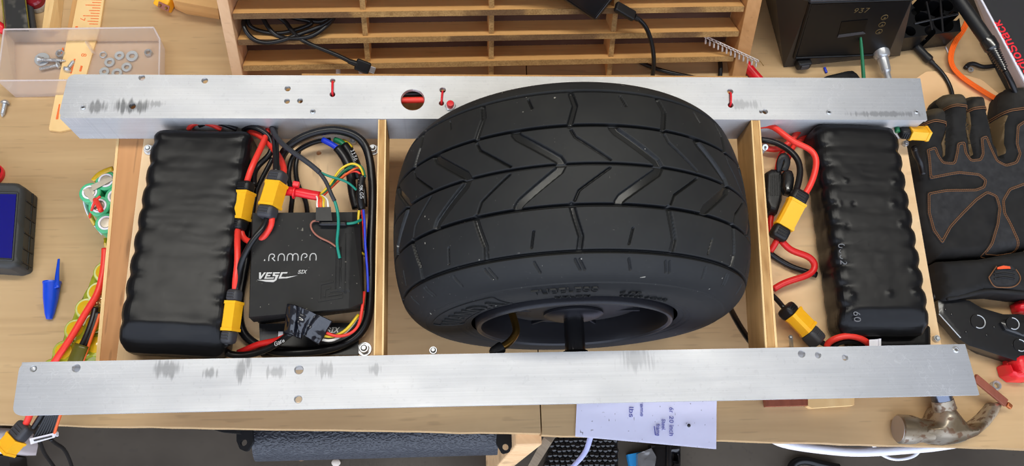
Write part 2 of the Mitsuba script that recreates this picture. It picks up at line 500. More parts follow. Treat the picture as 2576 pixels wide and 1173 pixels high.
# decks under the batteries
def y_at(px, py, z): return P(px, py, z)[1]


xl0, xl1 = P(297, 600, ZD)[0], P(952, 600, ZD)[0]
YB, YFD = 0.128, -0.126
c = [P(352, 360, ZD)[0], P(303, 900, ZD)[0]]
xa, xb = P(361, 352, ZD)[0], P(297, 900, ZD)[0]
single('deck_board', prism([(xa, YB), (P(956, 305, ZD)[0], YB), (P(945, 880, ZD)[0], YFD), (xb - .001, YFD)], ZD - .008, ZD - .0002, [(*P(802, 385, ZD)[:2], .0021)]), 'deck_wood', 'thin plywood deck under the left battery and the controller', 'wooden board', smooth=False)
xr1 = P(2315, 600, ZD)[0]
single('deck_board', prism([(P(1912, 310, ZD)[0] + .0015, YB), (P(2300, 470, ZD)[0] + .002, YB), (P(2349, 800, ZD)[0] + .001, YFD), (P(1936, 873, ZD)[0], YFD)], ZD - .008, ZD - .0002), 'deck_wood_cross', 'thin plywood deck under the right battery', 'wooden board', smooth=False)
# lumber end boards that stand on the bench and carry the rails
q0, q1 = P(293, 352, ZD), P(250, 905, ZD)
w0 = .0185
single('end_board', prism([(q0[0] - .0008, YB), (xa - .0003, YB), (xb - .0003, -.1005), (q1[0] - .002, -.1005)], 0.0002, ZD - .0003), 'lumber_wood', 'rough lumber end board at the left end of the frame', 'wooden board', smooth=False)
part('end_board', 'bevel', slab(np.array([(q0[0] - .0012, YB - .002, ZD), (q0[0] + .0008, YB - .002, ZD + .0002), (q1[0] + .0006, -.100, ZD + .0002), (q1[0] - .0024, -.100, ZD)]), .003), 'pale_wood', False)
single('support_board', prism([(.262, YB), (.276, YB), (.276, -.1005), (.262, -.1005)], 0.0002, ZD - .0083), 'lumber_wood', 'lumber board standing under the right deck', 'wooden board', smooth=False)

# dividers: boards on edge between the rails
def divider(t0, t1, b0, b1, zt, drop, name, label):
    """top edge quad: t0 t1 at the rear (left, right), b0 b1 at the front; straight faces going down"""
    a = np.array([P(*t0, zt), P(*t1, zt), P(*b1, zt), P(*b0, zt)])
    a[:2, 1] = YI - .0003; a[2:, 1] = YF + .0003
    k = thing(name, label, 'wooden board')
    part(k, 'core', slab(a, drop), 'strip_wood', False)
    e = a.copy(); e[:, 2] += .0003
    wx = (a[1, 0] - a[0, 0])
    # the plies seen on the upper edge
    for f0, f1, m in ((0, .16, 'pale_wood'), (.2, .78, 'ply_edge'), (.82, 1, 'pale_wood')):
        s = np.array([a[0] + (a[1] - a[0]) * f0, a[0] + (a[1] - a[0]) * f1, a[3] + (a[2] - a[3]) * f1, a[3] + (a[2] - a[3]) * f0])
        s[:, 2] += .0006 if m == 'pale_wood' else .0003
        part(k, 'ply', slab(s, .002), m, False)
    return k


divider((951.5, 303), (971.5, 303), (940, 889), (965, 889), .1505, .036, 'divider_board', 'plywood divider board between the controller compartment and the tire')
divider((1889, 304), (1911.5, 304), (1924, 872), (1955, 872), .1505, .036, 'divider_board', 'plywood divider board between the tire and the right battery compartment')
# ------------------------------------------------------------------ the wheel
ZA = 0.139
wheel = thing('wheel', 'wide black slick tire on a black hub motor wheel between the rails', 'wheel')
prof_half = np.array([(0, .1390), (.014, .1387), (.0277, .1378), (.040, .1358), (.050, .1332), (.0565, .1310), (.060, .1292), (.065, .1252), (.0698, .1192), (.0733, .1110), (.0748, .1020), (.0746, .0930), (.0736, .0860), (.0728, .0815), (.0722, .0790)])
arc = np.concatenate([[0], np.cumsum(np.linalg.norm(np.diff(prof_half, axis=0), axis=1))])
fa, frr = PchipInterpolator(arc, prof_half[:, 0]), PchipInterpolator(arc, prof_half[:, 1])
A1 = arc[-1]
sh = arc[5]
front_s = -np.concatenate([np.arange(0, sh + .004, .00052), np.linspace(sh + .004, A1, 84)[1:]])[::-1]
rear_s = np.concatenate([np.arange(.00052, sh + .004, .00052), np.linspace(sh + .004, A1, 30)[1:]])
S = np.concatenate([front_s, rear_s])
TH = np.concatenate([np.arange(-100, 100, .25), np.arange(100, 260, 1.6)])
aa, rr = np.sign(S) * fa(np.abs(S)), frr(np.abs(S))
ss, tt = np.meshgrid(S, TH, indexing='ij')
AA = np.broadcast_to(aa[:, None], ss.shape)
CH = [(26.0, -12.5), (23, -11.6), (4, -.9), (0, 0), (-4, -.9), (-23, -11.6), (-26.0, -12.5)]
LINES = [(CH, 2.8, 2.3), ([(24.4, 2.9), (19.2, 3.9), (2.6, 13.0)], .55, 2.2), ([(-3.0, 12.7), (-18.1, 4.1), (-24.7, 2.8)], .55, 2.2),
         ([(54.5, 3.6), (43.9, 4.5), (27.7, 2.6)], 1.7, 2.0), ([(52.9, 18.1), (44.7, 19.3)], .55, 1.8),
         ([(-27.7, 1.9), (-36.2, 2.7), (-47.9, 4.0), (-56.0, 3.4)], 1.7, 2.0), ([(-42.8, -8.7), (-52.7, -9.7)], .55, 1.8),
         ([(-62.5, 2.1), (-70, 3.5)], .6, 1.4), ([(-62.5, 3.4), (-70, 4.8)], .6, 1.4), ([(-62.5, -9.5), (-70, -8.4)], .6, 1.4)]
depth = np.zeros(ss.shape)
smm = np.abs(ss) * 1000
SM = np.sign(ss) * smm                                            # arc length over the tread, mm
th0 = -9.31
rel = (tt - th0 + 13.5) % 27 - 13.5
MMD = 2.426


def seg_d(x, y, a, b):
    ax, ay, bx, by = a[0], a[1], b[0], b[1]
    ux, uy = bx - ax, by - ay
    t = np.clip(((x - ax) * ux + (y - ay) * uy) / (ux * ux + uy * uy), 0, 1)
    return np.hypot(x - ax - t * ux, y - ay - t * uy)


def groove(d, half, dep):
    return dep * np.clip((half + .35 - d) / .7, 0, 1) ** 0.8


for pts, half, dep in LINES:
    for sh_ in (0, -27, 27):
        for p0, p1 in zip(pts[:-1], pts[1:]):
            lo, hi = min(p0[0], p1[0]) - 4, max(p0[0], p1[0]) + 4
            rows = np.nonzero((SM[:, 0] > lo) & (SM[:, 0] < hi))[0]
            if len(rows) == 0: continue
            r0, r1 = rows[0], rows[-1] + 1
            d = seg_d(SM[r0:r1], (rel[r0:r1] + sh_) * MMD, (p0[0], p0[1] * MMD), (p1[0], p1[1] * MMD))
            depth[r0:r1] = np.maximum(depth[r0:r1], groove(d, half, dep))
for pos, half, dep in ((0, .75, 3.0), (27.9, .85, 3.2), (-27.9, .85, 3.2), (sh * 1000, .9, 3.0), (-sh * 1000, .9, 3.0)):
    depth = np.maximum(depth, groove(np.abs(SM - pos), half, dep))
# small raised rings on the sidewall
for r_, h_ in ((.1135, .5), (.0885, .5), (.084, .6)):
    q = np.abs(frr(np.abs(ss)) - r_) * 1000
    depth = depth - h_ * np.exp(-(q / .5) ** 2) * (np.abs(ss) > sh)
da, drr = np.gradient(aa, S), np.gradient(rr, S)
nn = np.hypot(da, drr)
na, nr = -drr / nn, da / nn                                   # outward normal in (a, r)
A_ = aa[:, None] - depth * .001 * na[:, None]
R_ = rr[:, None] - depth * .001 * nr[:, None]
t_ = np.radians(tt)
V = np.stack([R_ * np.sin(t_), A_, ZA + R_ * np.cos(t_)], -1).reshape(-1, 3)
nS, nT = ss.shape
i, j = np.meshgrid(np.arange(nS - 1), np.arange(nT), indexing='ij')
j2 = (j + 1) % nT
q = np.stack([i * nT + j, (i + 1) * nT + j, (i + 1) * nT + j2, i * nT + j2], -1).reshape(-1, 4)
tire = trimesh.Trimesh(V, np.vstack([q[:, [0, 1, 2]], q[:, [0, 2, 3]]]), process=False)
c0 = tire.triangles_center[:2000]; n0 = tire.face_normals[:2000]
if ((c0 - [0, 0, ZA]) * n0).sum() < 0: tire.invert()
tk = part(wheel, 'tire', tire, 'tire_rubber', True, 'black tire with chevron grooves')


def on_wall(mesh, th_c, r_c, lift=.0):
    """Bend flat lettering (x along the circumference, y outward) onto the tire's front sidewall."""
    m = tm(mesh).copy(); m = m.subdivide_to_size(.004) if hasattr(m, 'subdivide_to_size') else m
    v = m.vertices; xm = (v[:, 0].max() + v[:, 0].min()) / 2
    th = math.radians(th_c) + (v[:, 0] - xm) / r_c
    r = r_c + v[:, 1]
    rs = np.linspace(prof_half[5, 1], .0795, 400); xs = np.interp(rs[::-1], frr(np.linspace(A1, sh, 800)), fa(np.linspace(A1, sh, 800)))
    a = np.interp(r, rs[::-1], xs)
    y = -(a + v[:, 2] + lift)
    m.vertices = np.stack([r * np.sin(th), y, ZA + r * np.cos(th)], 1)
    return m


for s, h, th_c, r_c in (('WANDA', .0135, -62, .0895), ('TUBELESS', .0062, -11, .1035), ('NYLON', .0050, -8.5, .0862), ('4 PR', .005, 14, .0985), ('MAX. LOAD', .0050, 24, .0895)):
    part(tk, 'lettering', on_wall(meshkit.text_mesh(s, h, .0018), th_c, r_c, -.0004), 'tire_rubber', 30, 'raised black lettering')
ring = [(x, y) for x, y in np.array(Polygon([(-.036, -.003), (.036, -.003), (.036, .017), (-.036, .017)]).buffer(.002).exterior.coords)]
ringp = np.array([(x, y, .0004) for x, y in ring])
rt = tube(np.vstack([spline(np.vstack([ringp[k], ringp[k + 1]]), 6)[:-1] for k in range(len(ringp) - 1)]), .0005, 5)
part(tk, 'lettering', on_wall(rt, -62, .0895), 'tire_rubber', 30, 'raised oval outline around lettering')


def about_axle(prof, seg=120, y0=-1):
    """Revolve (radius, depth towards the viewer) about the axle."""
    m = trimesh.creation.revolve(np.array(prof), sections=seg)
    v = m.vertices.copy(); m.vertices = np.stack([v[:, 0], -v[:, 2], v[:, 1] + ZA], 1)
    if m.volume < 0: m.invert()
    return m


rim = [(.079, -.066), (.080, -.070), (.0766, .066), (.0760, .0745), (.0748, .0766), (.0732, .0770), (.0716, .0756), (.0700, .070), (.0685, .058), (.067, .050), (.065, .040), (.060, .036), (.0, .036), (.0, -.066), (.079, -.066)]
rk = part(wheel, 'rim', about_axle(rim[::-1]), 'rim_black', 30, 'black rim')
mat('hub_grey', (34, 33, 34), 0.5, spec=0.4)
hub = [(0, .035), (.0575, .035), (.0575, .0565), (.0560, .0595), (.0530, .0612), (.0300, .0650), (.024, .0655), (.0, .0655)]
hk = part(wheel, 'hub', about_axle(hub[::-1]), 'hub_grey', 30, 'dusty black hub cover')
for kk in range(6):
    a = math.radians(kk * 60 + 32)
    rb = rbox(.0018, .0036, .026, .0006, (0, -.0628, .040))
    m = np.eye(4); m[0, 0], m[0, 2], m[2, 0], m[2, 2] = math.cos(a), math.sin(a), -math.sin(a), math.cos(a); m[2, 3] = ZA
    part(hk, 'rib', put(rb, m), 'rim_black')
part(hk, 'flange', about_axle([(0, .065), (.0222, .065), (.0232, .0660), (.0232, .0676), (.0215, .0686), (.020, .0692), (.0165, .0702), (.012, .0705), (.0, .0705)][::-1], 60), 'rim_black', 30)
part(wheel, 'axle', about_axle([(0, .070), (.0078, .070), (.0078, .0955), (.0095, .0958), (.0098, .0974), (0, .0974)][::-1], 40), 'black_gloss', 30, 'black steel axle')
va, vb = P(1283, 812, .135), P(1255, 858, .131)
stem = spline([P(1288, 806, .128) + [0, .008, -.004], P(1297, 818, .132), P(1297, 840, .138), P(1280, 862, .142), P(1262, 874, .144)], 30)
sk = part(wheel, 'valve_stem', tube(stem, .0029, 14), 'brass', True, 'bent brass valve stem')
part(sk, 'cap', along(P(1263, 873, .144), P(1238, 890, .1455), lathe([(0, 0), (.0043, 0), (.0046, .001), (.0043, .008), (.003, .010), (0, .010)][::-1], 18)), 'black_plastic', 30, 'black valve cap')
# ------------------------------------------------------------------ batteries
def pack(quad, zt, zb, pitch, amp, seed, bumps=(), rad=.009, flare=0.0):
    q = PP(quad, zt)                                               # TL TR BR BL
    w, l, h = np.linalg.norm(q[1] - q[0]) / 2 + np.linalg.norm(q[2] - q[3]) / 2, np.linalg.norm(q[3] - q[0]), zt - zb
    m = man(rbox(w, l, h, rad, seg=20)).refine_to_length(.0018)
    v = np.array(m.to_mesh().vert_properties[:, :3]); f = np.array(m.to_mesh().tri_verts)
    x, y, z = v.T.copy()
    ph = .5 - .5 * np.cos(2 * np.pi * (y / pitch + .25 * seed))
    sx = np.clip((np.abs(x) / (w / 2) - .45) / .55, 0, 1)
    nz = meshkit.fbm(v * [60, 60, 60] + seed, 3) - .5
    nl = meshkit.fbm(v * [25, 220, 60] + seed * 3, 3) - .5
    top = np.clip(z / (h / 2), 0, 1)
    x2 = x - np.sign(x) * amp * ph ** 2 * sx ** 2 * (.4 + .6 * top) + nz * .0012 * sx
    z2 = z - top * amp * (.05 * ph + 1.1 * ph ** 4 * sx ** 2.2) + top * (nz * .0005 + nl * .0003)
    y2 = y + nz * .0015
    end = np.clip((-y - l / 2 + .02) / .02, 0, 1)
    z2 = z2 - flare * end * top
    loc = np.stack([x / w + .5, .5 - y / l], 1)
    for bx, by, br, bh in bumps:
        c = P(bx, by, zt)
        gx = ((q[0] * (1 - loc[:, :1]) + q[1] * loc[:, :1]) * (1 - loc[:, 1:]) + (q[3] * (1 - loc[:, :1]) + q[2] * loc[:, :1]) * loc[:, 1:])
        d = np.linalg.norm(gx[:, :2] - c[:2], axis=1)
        z2 += bh * np.exp(-(d / br) ** 2) * top
    u, t = (x2 / w + .5)[:, None], (.5 - y2 / l)[:, None]
    g = (q[0] * (1 - u) + q[1] * u) * (1 - t) + (q[3] * (1 - u) + q[2] * u) * t
    g[:, 2] = zt - h / 2 + z2
    return trimesh.Trimesh(g, f, process=False)


bk = thing('battery_pack', 'black shrink-wrapped battery pack left of the controller', 'battery')
part(bk, 'wrap', pack([(380, 317), (634, 322), (556, 890), (279, 876)], .150, ZD, .0182, .0016, 1.0, flare=.012), 'shrink_wrap', True)
bk2 = thing('battery_pack', 'black shrink-wrapped battery pack at the right end of the frame', 'battery')
bumps = [(a, b, r * .72, h * .6) for a, b, r, h in [(2128, 454, .0022, .0014), (2252, 458, .003, .0016), (2111, 512, .0025, .0014), (2148, 513, .002, -.0014), (2248, 512, .0035, .0016), (2133, 569, .002, -.0015), (2269, 565, .003, .0016),
         (2144, 743, .003, .0018), (2303, 735, .003, .0016), (2296, 678, .003, .0014), (2238, 738, .003, .001), (2090, 330, .006, .0012)]]
part(bk2, 'wrap', pack([(2050, 302), (2264, 312), (2358, 838), (2126, 838)], .150, ZD, .0172, .0020, 2.3, bumps, flare=.008), 'shrink_wrap', True)
mat('dim_print', (104, 106, 110), 0.5)
for s, px, py in (('60', 2146, 782), ('0002', 2108, 612)):
    o = P(px, py, .1492)
    dn = P(px + 5, py + 40, .1492) - o
    part(bk2, 'printed_digits', text(s, .0052, .0010, frame(o - [0, 0, .0006], dn)), 'dim_print', 30, 'faint grey digits')

part(bk2, 'wrap_tail', inflate(smooth_ring(P2([(2140, 812), (2350, 812), (2352, 885), (2146, 885)], .128), .004), ZD, dome(.120, .128, .006), .003), 'shrink_wrap', True)
# wires of the frame: path pixels with heights, one thing each
def cable(name, path, r, m, label, cat='cable', group=None, sides=12):
    pts = [P(a, b, z) for a, b, z in path]
    return single(name, tube(spline(pts), r, sides), m, label, cat, group, smooth=True)


def connector(a, b, za, zb, w, h, lab, boot_a=.010, boot_b=.010, roll=0, ma='dark_grey_plastic', mb='dark_grey_plastic', body='yellow_plastic', key=None):
    """A mated power connector from pixel a to pixel b: rubber boot, yellow housing, rubber boot."""
    A, B = P(*a, za), P(*b, zb)
    L = np.linalg.norm(B - A)
    k = key or thing('power_connector', lab, 'connector')
    d = (B - A) / L
    z = np.array([0, 0, 1.0]); x = np.cross(d, z); x /= np.linalg.norm(x); z = np.cross(x, d)
    cr, sr = math.cos(math.radians(roll)), math.sin(math.radians(roll))
    F = frame(A, y=d, z=z * cr + x * sr)
    y0, y1 = boot_a, L - boot_b
    ch = h * .32
    sec = [(-w / 2, -h / 2), (w / 2 - ch, -h / 2), (w / 2, -h / 2 + ch), (w / 2, h / 2 - ch * .5), (w / 2 - ch * .5, h / 2), (-w / 2, h / 2)]

    def seg(u0, u1, g):
        s = np.array(sec); s = s * (1 + g / np.abs(s).max(0))
        return Manifold.extrude(CrossSection([ccw(s)]), u1 - u0).rotate([90, 0, 0]).translate([0, u1, 0])
    m = seg(y0, y1, 0) + seg(y0, y0 + .0022, .0005) + seg(y1 - .0022, y1, .0005)
    part(k, 'housing', put(m, F), body, 25, 'yellow housing')
    for lo, hi, out, mm in ((0, boot_a + .001, 0, ma), (L - boot_b - .001, L, 1, mb)):
        if hi - lo < .0025: continue
        bx = rbox(w * .97, hi - lo, h * .98, min(.003, h * .3), (0, (lo + hi) / 2, 0), 12)
        mm_ = man(bx)
        for t in (.3, .5, .7):
            yy = lo + (hi - lo) * t
            mm_ = mm_ + man(rbox(w * .55, .0011, .0014, .0004, (0, yy, h * .49)))
        part(k, 'boot', put(mm_, F), mm, 35, 'dark rubber boot')
    return k


connector((621, 457), (597, 580), .146, .142, .0125, .011, 'yellow power connector right beside the left battery, left of a second one', .0085, .0085, roll=25, ma='black_plastic', mb='black_plastic')
connector((703, 432), (668, 550), .158, .156, .0140, .012, 'large yellow power connector lying above the controller corner', .0095, .0095, roll=20)
connector((592, 728), (573, 866), .148, .143, .0102, .0105, 'slim yellow power connector low beside the left battery near the front rail', .0092, .0095, roll=20)
connector((2016, 482), (1953, 602), .140, .134, .0145, .012, 'yellow power connector on the right deck beside the blade fuse holder', .0105, .0110, roll=-5, ma='black_plastic', mb='black_plastic')
connector((1972, 772), (2062, 864), .131, .130, .0140, .013, 'yellow power connector lying diagonally by the right divider near the front rail', .0085, .0125, roll=-30, ma='black_plastic')
k = connector((2262, 334), (2334, 338), .136, .136, .0095, .010, 'yellow power connector sticking out behind the right battery over the glove', .0085, .0, roll=60, ma='black_plastic')

# left compartment
cable('power_wire', [(474, 326, .136), (488, 312, .140), (512, 309, .140), (536, 316, .139), (556, 326, .136)], .0020, 'red_insulation', 'red wire arching behind the left battery below the rear rail')
cable('power_wire', [(500, 316, .138), (530, 308, .140), (566, 314, .139), (596, 326, .136)], .0020, 'black_insulation', 'black wire arching behind the left battery below the rear rail')
R5 = .0024
cable('power_wire', [(677, 312, .125), (672, 335, .135), (650, 385, .146), (632, 425, .149), (621, 458, .147)], R5, 'red_insulation', 'thick red wire from the rear rail down into the left power connector')
cable('power_wire', [(598, 578, .144), (597, 615, .150), (597, 660, .151), (593, 700, .151), (591, 730, .149)], R5, 'red_insulation', 'thick red wire running down the battery side between two connectors')
cable('power_wire', [(672, 549, .156), (660, 575, .158), (642, 597, .158), (620, 632, .156), (604, 672, .152), (598, 705, .150), (594, 730, .149)], .0023, 'black_insulation', 'thick black wire curving from the large connector down to the slim connector')
cable('power_wire', [(606, 578, .141), (612, 597, .140), (628, 608, .142), (652, 606, .147), (672, 585, .152), (682, 565, .155), (684, 549, .156)], R5, 'red_insulation', 'red wire looping under both upper connectors')
cable('power_wire', [(626, 330, .130), (650, 340, .132), (672, 357, .135), (690, 378, .138), (706, 402, .142), (714, 428, .147), (708, 452, .150)], .0025, 'red_insulation', 'red wire passing behind the black wires into the large connector')
cable('power_wire', [(614, 328, .132), (628, 320, .137), (655, 327, .139), (680, 350, .137), (680, 385, .135), (654, 413, .134), (640, 438, .136), (640, 466, .142)], .0023, 'black_insulation', 'black wire bowing over the battery corner into the left connector')
cable('power_wire', [(690, 312, .128), (692, 350, .143), (694, 390, .152), (695, 434, .158)], .0026, 'black_insulation', 'black wire straight from the rear rail into the large connector')
cable('power_wire', [(686, 398, .134), (664, 440, .132), (646, 480, .130), (637, 530, .128), (628, 585, .126), (620, 640, .124)], .0019, 'black_insulation', 'thin black wire descending between the two upper connectors')
cable('signal_cable', [(681, 314, .130), (697, 347, .152), (726, 375, .160), (778, 412, .163), (804, 434, .163)], .0020, 'grey_sleeve', 'dark sleeved signal cable slanting from the rear rail over the deck')
cable('signal_cable', [(802, 433, .163), (820, 458, .163), (833, 488, .163), (842, 506, .162)], .0015, 'grey_sleeve', 'short dark sleeved branch of the signal cable')
cable('signal_wire', [(841, 504, .162), (849, 532, .161), (851, 573, .158), (848, 604, .155), (850, 628, .153), (855, 650, .1515)], .00115, 'teal_insulation', 'teal wire lying down onto the controller cover')
cable('signal_wire', [(803, 433, .163), (833, 445, .161), (872, 458, .157), (896, 478, .152)], .00095, 'teal_insulation', 'teal wire crossing to the small black sleeve')
cable('motor_cable', [(624, 570, .120), (622, 640, .119), (612, 700, .118), (604, 745, .118), (602, 790, .118), (607, 825, .119), (622, 850, .119), (652, 871, .120), (697, 885, .121), (768, 886, .122), (839, 875, .123), (893, 850, .124), (920, 815, .126), (930, 770, .128), (933, 702, .130), (933, 618, .131), (937, 520, .132), (934, 430, .133), (922, 375, .135), (900, 346, .138), (860, 330, .141), (818, 329, .142), (766, 344, .140), (728, 368, .136), (708, 396, .130), (702, 440, .124)], .0034, 'black_insulation', 'thick black motor cable looping right around the controller')
cable('phase_wire', [(832, 352, .128), (800, 356, .128), (770, 367, .126), (744, 385, .124), (730, 412, .122), (727, 452, .122), (735, 490, .124), (733, 520, .126), (731, 545, .128)], .0020, 'black_insulation', 'black phase wire bending down behind the red sleeve into the controller')
cable('phase_wire', [(752, 380, .120), (744, 420, .119), (752, 470, .120), (768, 505, .122), (774, 548, .126)], .0020, 'black_insulation', 'second black phase wire entering the controller right of the first')
for dx, dy, m, lab, pth in ((0, 0, 'blue_insulation', 'blue', [(812, 352, .138), (830, 361, .139), (849, 373, .139)]),
                            (0, 0, 'green_insulation', 'green', [(842, 352, .134), (856, 357, .135), (868, 367, .135)]),
                            (0, 0, 'yellow_insulation', 'yellow', [(862, 356, .130), (873, 363, .131), (883, 374, .131)])):
    cable('wire_sleeve', pth, .0024, m, lab + ' shrink sleeve on a motor phase wire under the cable loop', 'sleeve')
cable('phase_wire', [(848, 372, .138), (864, 393, .137), (878, 425, .135), (884, 460, .132), (888, 490, .130), (897, 525, .128)], .0036, 'black_insulation', 'black phase wire continuing from the blue sleeve')
cable('phase_wire', [(866, 365, .134), (884, 392, .134), (897, 425, .133), (903, 450, .130)], .0036, 'black_insulation', 'black phase wire with white digits continuing from the green sleeve')
cable('phase_wire', [(880, 372, .130), (895, 400, .129), (906, 432, .127), (914, 470, .126), (918, 520, .124)], .0022, 'black_insulation', 'black phase wire continuing from the yellow sleeve')
mat('white_print', (205, 205, 205), 0.5)
o = P(881, 378, .1382); d = P(893, 408, .1382) - o
single('printed_digits', text('1136', .0030, .0004, frame(o, d)), 'white_print', 'white digits 1136 printed on the phase wire', 'lettering')
# red sleeve with its bundle of thin wires
k = thing('wire_sleeve', 'red shrink sleeve tied with a red cable tie', 'sleeve')
part(k, 'sleeve', tube(spline([P(712, 480, .148), P(745, 483, .150), P(780, 490, .151), P(804, 494, .151)]), .0038, 14, flat=(1, .8)), 'red_plastic', True)
tie = thing('cable_tie', 'red cable tie around the red sleeve, head up', 'cable tie')
c = P(741, 484, .150); dd = P(760, 487, .150) - c; dd /= np.linalg.norm(dd); sdv = np.cross([0, 0, 1], dd)
ringp = [c + sdv * math.cos(a) * .0044 + np.array([0, 0, 1]) * math.sin(a) * .0040 for a in np.linspace(0, 2 * np.pi, 25)]
part(tie, 'strap', tube(ringp, .0011, 8), 'red_plastic', True)
part(tie, 'head', put(rbox(.0052, .0042, .0040, .0007), frame(P(745, 464, .156), dd)), 'red_plastic')
plug = thing('wire_plug', 'small black plug with thin colored wires standing on the controller', 'connector')
part(plug, 'housing', hull(np.vstack([PP([(795, 522), (832, 521), (836, 556), (794, 556)], .1575), PP([(795, 524), (832, 523), (836, 558), (794, 558)], .1503)])), 'black_plastic', False)
for x, m, n in ((800, 'red_insulation', 'red'), (806, 'orange_insulation', 'orange'), (813, 'yellow_insulation', 'yellow'), (797, 'white_insulation', 'left white'), (824, 'white_insulation', 'right white')):
    ex = {'left white': 795, 'right white': 809}.get(n, 798 + (x - 800) * .5)
    cable('signal_wire', [(ex, 492, .152), (x + (2 if x < 820 else -1), 502, .156), (x + 1, 512, .157), (x + 2, 524, .1565)], .0008, m, n + ' thin wire from the red sleeve into the small black plug')
for n, m, z, pth in (('yellow', 'yellow_insulation', .158, [(806, 489), (832, 461), (852, 431), (870, 417), (888, 412), (905, 420), (914, 443)]),
                     ('green', 'green_insulation', .155, [(808, 491), (836, 463), (860, 435), (880, 420), (898, 414), (912, 424), (917, 442)]),
                     ('orange', 'orange_insulation', .153, [(812, 491), (835, 468), (856, 449), (880, 432), (900, 422), (909, 424)]),
                     ('red', 'red_insulation', .151, [(814, 492), (840, 466), (862, 446), (886, 432), (902, 434), (911, 446)]),
                     ('dark green', 'teal_insulation', .150, [(810, 492), (834, 470), (858, 440), (884, 424), (908, 428), (918, 446)])):
    cable('signal_wire', [(a, b, z if 0 < i < len(pth) - 1 else .151) for i, (a, b) in enumerate(pth)], .0009, m, n + ' thin wire arching from the red sleeve to the small black sleeve')
k = cable('wire_sleeve', [(912, 440, .150), (907, 470, .148), (906, 500, .146), (911, 527, .143)], .0030, 'black_insulation', 'black shrink sleeve with white print beside the cable loop', 'sleeve')
o = P(902, 452, .1500); d = P(908, 515, .1480) - o
single('printed_letters', text('PARK GS', .0028, .0004, frame(o + [0, 0, .0010], d)), 'white_print', 'white letters printed on the small black sleeve', 'lettering')
cable('signal_wire', [(903, 530, .146), (900, 560, .145), (896, 590, .143), (895, 612, .141), (902, 630, .138), (918, 641, .134)], .0010, 'yellow_insulation', 'yellow wire hanging down between the controller and the cable loop')
cable('signal_wire', [(914, 528, .146), (917, 560, .144), (918, 590, .143), (920, 630, .142), (924, 680, .141), (926, 735, .140)], .0010, 'blue_insulation', 'blue wire along the inside of the cable loop')
cable('signal_wire', [(911, 528, .145), (913, 560, .142), (917, 600, .140), (922, 640, .138), (925, 690, .136)], .0009, 'dark_red_insulation', 'dark red wire along the inside of the cable loop')
cable('signal_wire', [(906, 540, .142), (904, 575, .138), (906, 610, .134), (918, 645, .130)], .0009, 'black_insulation', 'thin black wire beside the yellow wire')
cable('wire_sleeve', [(804, 563, .1535), (838, 563, .154), (872, 563, .1535)], .0022, 'black_insulation', 'short black sleeve lying across the controller', 'sleeve')
cable('signal_wire', [(870, 563, .1535), (890, 561, .153), (909, 553, .150)], .0011, 'teal_insulation', 'short teal wire out of the black sleeve on the controller')
cable('signal_wire', [(806, 558, .1535), (790, 556, .1535), (782, 564, .153), (787, 582, .1525), (805, 598, .1522), (828, 609, .1522), (845, 621, .152)], .0008, 'brown_insulation', 'brown thin wire curling on the controller cover')

# controller
def lerp2(q, u, v): return (q[0] * (1 - u) + q[1] * u) * (1 - v) + (q[3] * (1 - u) + q[2] * u) * v


def _vesc(p, n, uv):
    t = fbm(p.x * 60, p.y * 60, 1.0, 3)
    s = smoothstep(0.95, 0.985, noise(p.x * 500, p.y * 500, 2.0))
    return mix(mix(s2l(27, 27, 27), s2l(40, 39, 37), t), s2l(150, 145, 130), s * .6)


mat('cover_black', mikit.proc(_vesc), 0.62, spec=0.25)
ck = thing('motor_controller', 'black motor controller with silver lettering in the left compartment', 'motor controller')
zt = .1500
q = PP([(637, 536), (886, 534), (877, 776), (627, 798)], zt)
ob = PP([(634, 536), (905, 534), (912, 762), (626, 799)], zt - .006); 
cover = hull(np.vstack([q, np.stack([[p[0], p[1], .128] for p in ob]), ob * [1, 1, 0] + [0, 0, zt - .006]]))
part(ck, 'cover', cover, 'cover_black', False)
base = np.stack([[p[0], p[1], .128] for p in ob]); cc = base.mean(0)
part(ck, 'base', slab((base - cc) * [.96, .97, 1] + cc, .128 - ZD), 'black_plastic', False)
ux = q[1] - q[0]; ux /= np.linalg.norm(ux)
# lettering: R A M P A drawn as strokes, T worn off
def stroke_text(origin, ux, strokes, s, r, flat=.35):
    uy = np.cross([0, 0, 1], ux); out = []
    for st in strokes:
        pts = [origin + ux * x * s + uy * y * s for x, y in st]
        out.append(tube(spline(pts, 14) if len(pts) > 2 else np.array(pts), r, 6, flat=(1, flat)))
    return out


def arch(x0, w): return [(x0, 0), (x0, .62), (x0 + w * .22, .95), (x0 + w * .5, 1.0), (x0 + w * .78, .95), (x0 + w, .62), (x0 + w, 0)]


